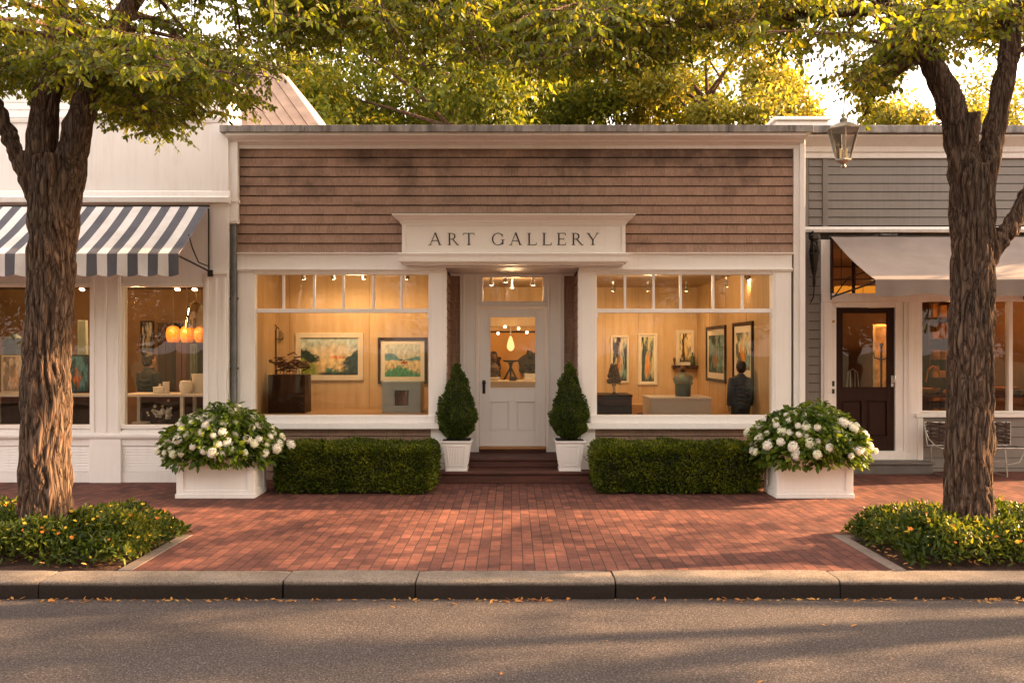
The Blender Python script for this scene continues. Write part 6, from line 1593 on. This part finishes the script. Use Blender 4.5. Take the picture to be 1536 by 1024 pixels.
    lamp('shop_light', (X(215, 1.6), 1.4, 2.7), 17, (1, .58, .26), .1); lamp('shop_light', (X(60, 1.6), 1.6, 2.7), 20, (1, .6, .28), .1); lamp('pendant_light', (X(280, 2.3), 1.9, 2.3), 2.5, (1, .5, .2), .1)
    for px_, lab in ((267, 'small ceiling spot above the amber lamps'), (293, 'small ceiling spot nearest the gallery corner of the white shop'), (124, 'small ceiling spot above the pale green panel')):
        spot_lamp(X(px_, 1.9), 1.9, 3.05, lab, (0, -.5, -1), 'ceiling spots in the white shop')
left_shop()
# ================================================================== RIGHT SHOP CONTENTS
def right_shop():
    y = 2.2; zt_ = Z(592, y)
    a, b = X(1375, y), X(1378, y)+2.6
    g = thing('display_table', 'dark merchandise table behind the window of the grey shop', 'table', ((a+b)/2, y, .1))
    MB().box(a, b, y, y+.8, zt_-.05, zt_).build('top', DARKWOOD, g, bevel=.005)
    for xx in (a+.03, b-.1):
        for yy in (y+.03, y+.7): MB().box(xx, xx+.07, yy, yy+.07, .1, zt_-.051).build('leg', DARKWOOD, g)
    zt_ += .0005
    def bowl(px_, w__, h_, mat, label, name='bowl', yy=y+.3):
        cx = X(px_, yy); tag(MB().lathe(cx, yy, [(w__*.5, zt_), (w__*.8, zt_+h_*.5), (w__, zt_+h_), (w__*.9, zt_+h_*.98), (w__*.5, zt_+h_*.3)], 18).build(name, mat, None, smooth=50), label, name)
    ORG = M('orange_glaze', (.55, .16, .03), None, 5, .3); RED = M('dark_red_glaze', (.18, .03, .02), None, 5, .3)
    bowl(1393, .19, .10, ORG, 'wide orange bowl on the table beside the brown door'); bowl(1408, .12, .28, DARKWOOD, 'dark handled basket just behind the wide orange bowl', 'basket', y+.5)
    bowl(1505, .24, .12, ORG, 'largest orange bowl on the table, on the far side of the forked trunk'); bowl(1522, .15, .07, RED, 'small dark red bowl near the window edge of the grey shop', yy=y+.12)
    cx = X(1400, y+.5); tag(MB().tube([(cx-.13, y+.5, zt_+.2), (cx-.09, y+.5, zt_+.42), (cx, y+.5, zt_+.48), (cx+.09, y+.5, zt_+.42), (cx+.13, y+.5, zt_+.2)], .014, 7).build('arched_sculpture', ORG, None, smooth=True), 'orange arched hoop standing over the dark basket', 'hoop')
    # curtain, shelves
    yy = 3.2; m_ = MB(); n = 60; x0, x1 = X(1527, yy), X(1548, yy)
    vs = []; 
    for s_ in (0, .01):
        for i in range(n+1):
            xx = x0+(x1-x0)*i/n; dy = .04*math.sin(i*.8)
            vs += [(xx, yy+dy+s_, .4), (xx, yy+dy+s_, 3.2)]
    k = 2*(n+1)
    fs = [(s*k+2*i, s*k+2*i+2, s*k+2*i+3, s*k+2*i+1) for s in (0, 1) for i in range(n)]
    m_.add(vs, fs); tag(m_.build('curtain', M('gold_curtain', (.62, .40, .14), None, 4, .8), None, smooth=True), 'gold pleated curtain inside the grey shop window', 'curtain')
    yy = 4.8; g = thing('shelving_unit', 'tall dark shelving against the back wall of the grey shop', 'shelves', (X(1430, yy), yy, .1))
    b = MB(); x0, x1 = X(1395, yy), X(1515, yy)
    for q in np.linspace(x0, x1, 5): b.box(q-.02, q+.02, yy, yy+.35, .1, 2.9)
    b.build('uprights', DARKWOOD, g)
    b = MB()
    for z in np.arange(.4, 3.0, .42): b.box(x0+.021, x1-.021, yy+.01, yy+.34, z, z+.03)
    b.build('shelves', DARKWOOD, g)
    rn = random.Random(5); b = MB(); 
    for z in np.arange(.43, 2.6, .42):
        x = x0+.1
        while x < x1-.15: w__ = rn.uniform(.05, .14); b.box(x, x+w__, yy+.06, yy+.28, z, z+rn.uniform(.12, .32)); x += w__+rn.uniform(.01, .1)
    tag(b.build('goods', M('amber_goods', (.45, .20, .05), (.15, .06, .03), 6, .5), g), kind='stuff')
    # coat stand behind door glass and a side lamp
    yy = 3.0; cx = X(1322, yy); g = thing('coat_stand', 'dark coat stand seen through the glass of the brown door', 'coat stand', (cx, yy, .1))
    b = MB().tube([(cx, yy, .1), (cx, yy, 1.95)], .02, 8); 
    for k in (-1, 1): b.tube([(cx, yy, 1.7), (cx+k*.12, yy, 1.74), (cx+k*.15, yy, 1.84)], .012, 6)
    b.lathe(cx, yy, [(.2, .1), (.2, .12), (.03, .15)], 14); b.blob((cx, yy, 1.97), .04, 1, 0); b.build('pole', METAL_DK, g, smooth=True)
    yy = 4.3; g = thing('mirror', 'tall gold framed mirror at the back, seen through the brown door', 'mirror', (X(1323, yy), yy, 1))
    b = MB(); x0, x1, z0, z1 = X(1313, yy), X(1345, yy), .6, Z(490, yy)
    b.box(x0-.05, x0, yy, yy+.05, z0-.05, z1+.05); b.box(x1, x1+.05, yy, yy+.05, z0-.05, z1+.05); b.box(x0, x1, yy, yy+.05, z1, z1+.05); b.box(x0, x1, yy, yy+.05, z0-.05, z0); b.build('frame', BRASS, g)
    MB().box(x0, x1, yy+.02, yy+.03, z0, z1).build('glass', M('gilded_glass', (.62, .36, .10), (.25, .12, .03), 5, .3), g)
    yy = 2.6; g = thing('chair', 'curved metal chair inside behind the brown door', 'chair', (X(1282, yy), yy, .1)); cx = X(1279, yy)
    b = MB(); zt2 = Z(553, yy); b.tube([(cx-.13, yy, .1), (cx-.12, yy, 1.0), (cx-.08, yy, zt2-.06), (cx+.0, yy, zt2), (cx+.08, yy, zt2-.06), (cx+.12, yy, 1.0), (cx+.13, yy, .1)], .013, 8); 
    for q in (-.04, .04): b.tube([(cx+q, yy, .98), (cx+q, yy, zt2-.02)], .008, 6)
    for q in (-.12, .12): b.tube([(cx+q, yy-.36, .1), (cx+q, yy-.35, .92)], .013, 8)
    b.build('chair_frame', METAL_LT, g, smooth=True); MB().box(cx-.15, cx+.15, yy-.38, yy+.0, .93, .96).build('seat', DARKWOOD, g, bevel=.01)
    # signboards glowing in the transom: counter lamp row
    yy = 2.4
    for k, px_ in enumerate((1262, 1283, 1306)):
        cx = X(px_, yy); cz = Z(437, yy); g = thing('pendant_lamp', ['amber square lamp above the brown door, nearest the gallery', 'amber square lamp in the middle over the brown door', 'amber square lamp over the brown door, nearest the trunk'][k], 'lamp', (cx, yy, cz), 'amber lamps over the brown door')
        MB().box(cx-.10, cx+.10, yy-.08, yy+.08, cz-.09, cz+.09).build('shade', emit('amber_shade', (1, .34, .04), .13) if k == 0 else bpy.data.materials['amber_shade'], g, bevel=.015); MB().tube([(cx, yy, cz+.09), (cx, yy, 3.62)], .008, 6).build('cord', METAL_DK, g)
    lamp('shop_light', (X(1400, 3.2), 3.2, 2.9), 12, (1, .48, .17), .1); lamp('shop_light', (X(1310, 2.8), 2.8, 2.5), 3.5, (1, .48, .17), .1); lamp('shop_light', (7.9, 3.0, 2.6), 9, (1, .48, .17), .1)
right_shop()

# ================================================================== PEOPLE
SKINM = M('skin', (.42, .24, .16), None, 5, .55)
def voxel(mb, name, mat, parent, vs, smooth=3):
    o = mb.build('tmp', mat, parent)
    m = o.modifiers.new('r', 'REMESH'); m.mode = 'VOXEL'; m.voxel_size = vs; m.use_smooth_shade = True
    if smooth: q = o.modifiers.new('s', 'SMOOTH'); q.iterations = smooth; q.factor = .5
    me = bpy.data.meshes.new_from_object(o.evaluated_get(bpy.context.evaluated_depsgraph_get())); bpy.data.objects.remove(o)
    me.name = name; me.shade_smooth(); me.materials.clear(); return link(name, me, mat, parent)
def person(x, y, z, H, yaw, label, hairm, topm, legm, bun=False, arms='down', face=0):
    c, s = math.cos(yaw), math.sin(yaw)       # local front = -y, then turned by yaw
    def T(p): return (x+(p[0]*c-p[1]*s)*H, y+(p[0]*s+p[1]*c)*H, z+p[2]*H)
    g = thing('person', label, 'person', (x, y, z))
    def loft(mb, rings, n=18):                # rings: (cx, cy, z, rx, ry)
        vs = [T((cx+rx*math.cos(2*math.pi*k/n), cy+ry*math.sin(2*math.pi*k/n), zz)) for cx, cy, zz, rx, ry in rings for k in range(n)]
        fs = [(i*n+k, i*n+(k+1) % n, (i+1)*n+(k+1) % n, (i+1)*n+k) for i in range(len(rings)-1) for k in range(n)]
        fs += [tuple(range(n-1, -1, -1)), tuple(range((len(rings)-1)*n, len(rings)*n))]; mb.add(vs, fs)
    def limb(mb, pts, rads, n=12): mb.tube([T(p) for p in pts], [r*H for r in rads], n)
    def arm(k):
        if arms == 'down': return [(k*.100, .004, .800), (k*.122, .010, .71), (k*.132, .012, .63), (k*.132, -.010, .55), (k*.128, -.03, .485), (k*.124, -.042, .448)]
        return [(k*.100, .004, .800), (k*.122, .0, .71), (k*.125, -.01, .64), (k*.10, -.07, .60), (k*.075, -.13, .595), (k*.07, -.165, .59)]
    B = MB()
    loft(B, [(0, .0, .46, .075, .055), (0, .0, .52, .092, .066), (0, 0, .60, .075, .052), (0, .0, .70, .088, .060), (0, .003, .77, .100, .058), (0, .005, .81, .075, .045), (0, .004, .83, .034, .034), (0, -.004, .875, .030, .031)])
    loft(B, [(0, -.022, .862, .014, .018), (0, -.014, .872, .034, .038), (0, -.010, .895, .043, .050), (0, -.006, .925, .047, .056), (0, -.002, .955, .045, .053), (0, .002, .982, .030, .036), (0, .002, .994, .010, .012)])
    limb(B, [(0, -.052, .928), (0, -.066, .908), (0, -.054, .902)], [.006, .010, .007], 8)
    limb(B, [(-.014, -.055, .885), (.014, -.055, .885)], [.005, .005], 6)
    for k in (-1, 1):
        limb(B, [(k*.045, .004, .928), (k*.054, .006, .918), (k*.046, .004, .902)], [.006, .009, .005], 8)
        limb(B, [(k*.019, -.050, .922), (k*.019, -.056, .922)], [.008, .006], 8)
        p = arm(k); limb(B, p, [.034, .030, .025, .022, .016, .017])
        e = np.array(p[-1]); dn = e-np.array(p[-2]); dn /= np.linalg.norm(dn); sd_ = np.array([0, 1, 0]) if arms == 'down' else np.array([1, 0, 0]); inw = np.array([-k, 0, 0]) if arms == 'down' else np.array([0, 0, -1.])
        limb(B, [tuple(e-dn*.005), tuple(e+dn*.018)], [.018, .019])
        for o_, L_f in ((-.0165, .036), (-.0055, .043), (.0055, .041), (.0165, .032)):
            a0 = e+dn*.016+sd_*o_; limb(B, [tuple(a0), tuple(a0+dn*L_f*.5+inw*.002), tuple(a0+dn*L_f+inw*.012)], [.0062, .0056, .0045], 7)
        a0 = e-dn*.002-sd_*.016; limb(B, [tuple(a0), tuple(a0+dn*.016-sd_*.010), tuple(a0+dn*.034-sd_*.010+inw*.006)], [.0075, .0065, .005], 7)
        limb(B, [(k*.048, 0, .50), (k*.054, -.004, .40), (k*.056, -.008, .285), (k*.056, .006, .18), (k*.056, .012, .05)], [.062, .055, .038, .037, .023])
        limb(B, [(k*.056, .02, .028), (k*.058, -.03, .022), (k*.061, -.075, .014)], [.024, .022, .014])
    voxel(B, 'body', SKINM, g, .0046*H, 1)
    h_ = MB()
    loft(h_, [(0, .026, .862, .030, .026), (0, .020, .89, .047, .042), (0, .014, .925, .055, .051), (0, .010, .958, .055, .056), (0, .008, .985, .043, .047), (0, .006, 1.004, .018, .022)])
    rn = random.Random(3)
    for i in range(40):
        t_ = rn.uniform(0, 6.28); zz = rn.uniform(.88, .99); r_ = .050 if zz < .96 else .036
        if math.sin(t_) < -.25 and zz < .955: continue
        h_.blob(T((r_*math.cos(t_), .012+r_*math.sin(t_), zz)), .011*H, 1, .3)
    if bun: h_.blob(T((0, .055, .985)), .030*H, 2, .2)
    voxel(h_, 'hair', hairm, g, .007*H, 1)
    J = MB()
    loft(J, [(0, .0, .455, .104, .080), (0, .0, .50, .106, .082), (0, 0, .60, .094, .070), (0, .0, .70, .103, .074), (0, .003, .765, .112, .070), (0, .005, .808, .092, .056), (0, .006, .828, .050, .046), (0, .002, .850, .041, .043)])
    for k in (-1, 1):
        p = arm(k)[:5]; limb(J, p, [.044, .041, .036, .032, .027])
    for i in range(6): zz = .50+i*.045; limb(J, [(-.09, .062, zz+.01), (-.03, .078, zz-.004), (.04, .078, zz+.012), (.095, .055, zz)], [.006, .007, .007, .005], 6)   # folds across the back
    voxel(J, 'jacket', topm, g, .0075*H, 2)
    P_ = MB()
    loft(P_, [(0, 0, .445, .082, .062), (0, 0, .50, .096, .070), (0, 0, .535, .092, .066)])
    for k in (-1, 1): limb(P_, [(k*.048, 0, .50), (k*.054, -.002, .40), (k*.056, -.004, .285), (k*.056, .006, .17), (k*.056, .010, .045)], [.066, .061, .050, .044, .040])
    voxel(P_, 'trousers', legm, g, .0075*H, 2)
    for k in (-1, 1):
        S_ = MB(); limb(S_, [(k*.056, .035, .030), (k*.057, .0, .032), (k*.059, -.045, .024), (k*.062, -.088, .018)], [.026, .030, .026, .017]); voxel(S_, 'shoe', METAL_DK, g, .006*H, 1)
    return g
HAIR = M('dark_brown_hair', (.03, .015, .01), (.015, .008, .006), 40, .5, .4, 90)
py_ = 1.0
person(X(1111, py_), py_, FLR, Z(541, py_)-FLR, math.pi+.15, 'person with short dark hair and slate jacket standing with back turned before the colourful painting', HAIR, M('slate_jacket', (.055, .07, .088), (.035, .045, .058), 8, .6, .4, 40), M('charcoal_trousers', (.028, .032, .034), None, 8, .8), arms='down')
py_ = 1.9
person(X(224, py_), py_, .06, Z(527, py_)-.06, math.pi-.5, 'person in a black coat with hair in a bun browsing inside the white shop', HAIR, M('black_coat', (.008, .008, .009), None, 8, .8), M('black_trousers', (.01, .01, .011), None, 8, .8), bun=True, arms='reach')

# ================================================================== LIGHT, SKY, CAMERA
SUN_EL, SUN_AZ = 19.0, 10.0        # azimuth: degrees behind the facade line, seen from +x towards +y
world = bpy.data.worlds.new('World'); sc.world = world; world.use_nodes = True
t = world.node_tree; t.nodes.clear()
wo = t.nodes.new('ShaderNodeOutputWorld'); bg = t.nodes.new('ShaderNodeBackground'); sky = t.nodes.new('ShaderNodeTexSky')
sky.sky_type = 'NISHITA'; sky.sun_disc = False; sky.sun_elevation = R(SUN_EL); sky.sun_rotation = R(90-SUN_AZ)
sky.air_density = 1.2; sky.dust_density = 4.0; sky.ozone_density = .6; sky.altitude = 0
hz = mixc(t, .5, sky.outputs[0], (8.2, 7.2, 6.9)); t.links.new(hz, bg.inputs[0]); bg.inputs[1].default_value = .105; t.links.new(bg.outputs[0], wo.inputs[0])
sl = bpy.data.lights.new('sun', 'SUN'); sl.energy = 5.0; sl.angle = R(.6); sl.color = (1, .67, .39)
so = bpy.data.objects.new('sun', sl); COL.objects.link(so)
sd = Vector((math.cos(R(SUN_EL))*math.cos(R(SUN_AZ)), math.cos(R(SUN_EL))*math.sin(R(SUN_AZ)), math.sin(R(SUN_EL))))
so.rotation_euler = sd.to_track_quat('Z', 'Y').to_euler()
cam = bpy.data.cameras.new('camera'); co_ = bpy.data.objects.new('camera', cam); COL.objects.link(co_)
co_.location = (0, CAMY, CAMZ); co_.rotation_euler = (R(90), 0, 0)
cam.lens = F/1536*36; cam.sensor_width = 36; cam.shift_y = 13/1536; cam.clip_end = 2000; cam.clip_start = .05
sc.camera = co_
vs_ = sc.view_settings; sc.display_settings.display_device = 'sRGB'; vs_.view_transform = 'Standard'; vs_.look = 'None'; vs_.gamma = 1
vs_.exposure = 2.62
vs_.use_white_balance = True; vs_.white_balance_temperature = 7450; vs_.white_balance_tint = 14
sc.cycles.max_bounces = 8; sc.cycles.transparent_max_bounces = 16; sc.cycles.use_denoising = True
sc.cycles.sample_clamp_indirect = 6
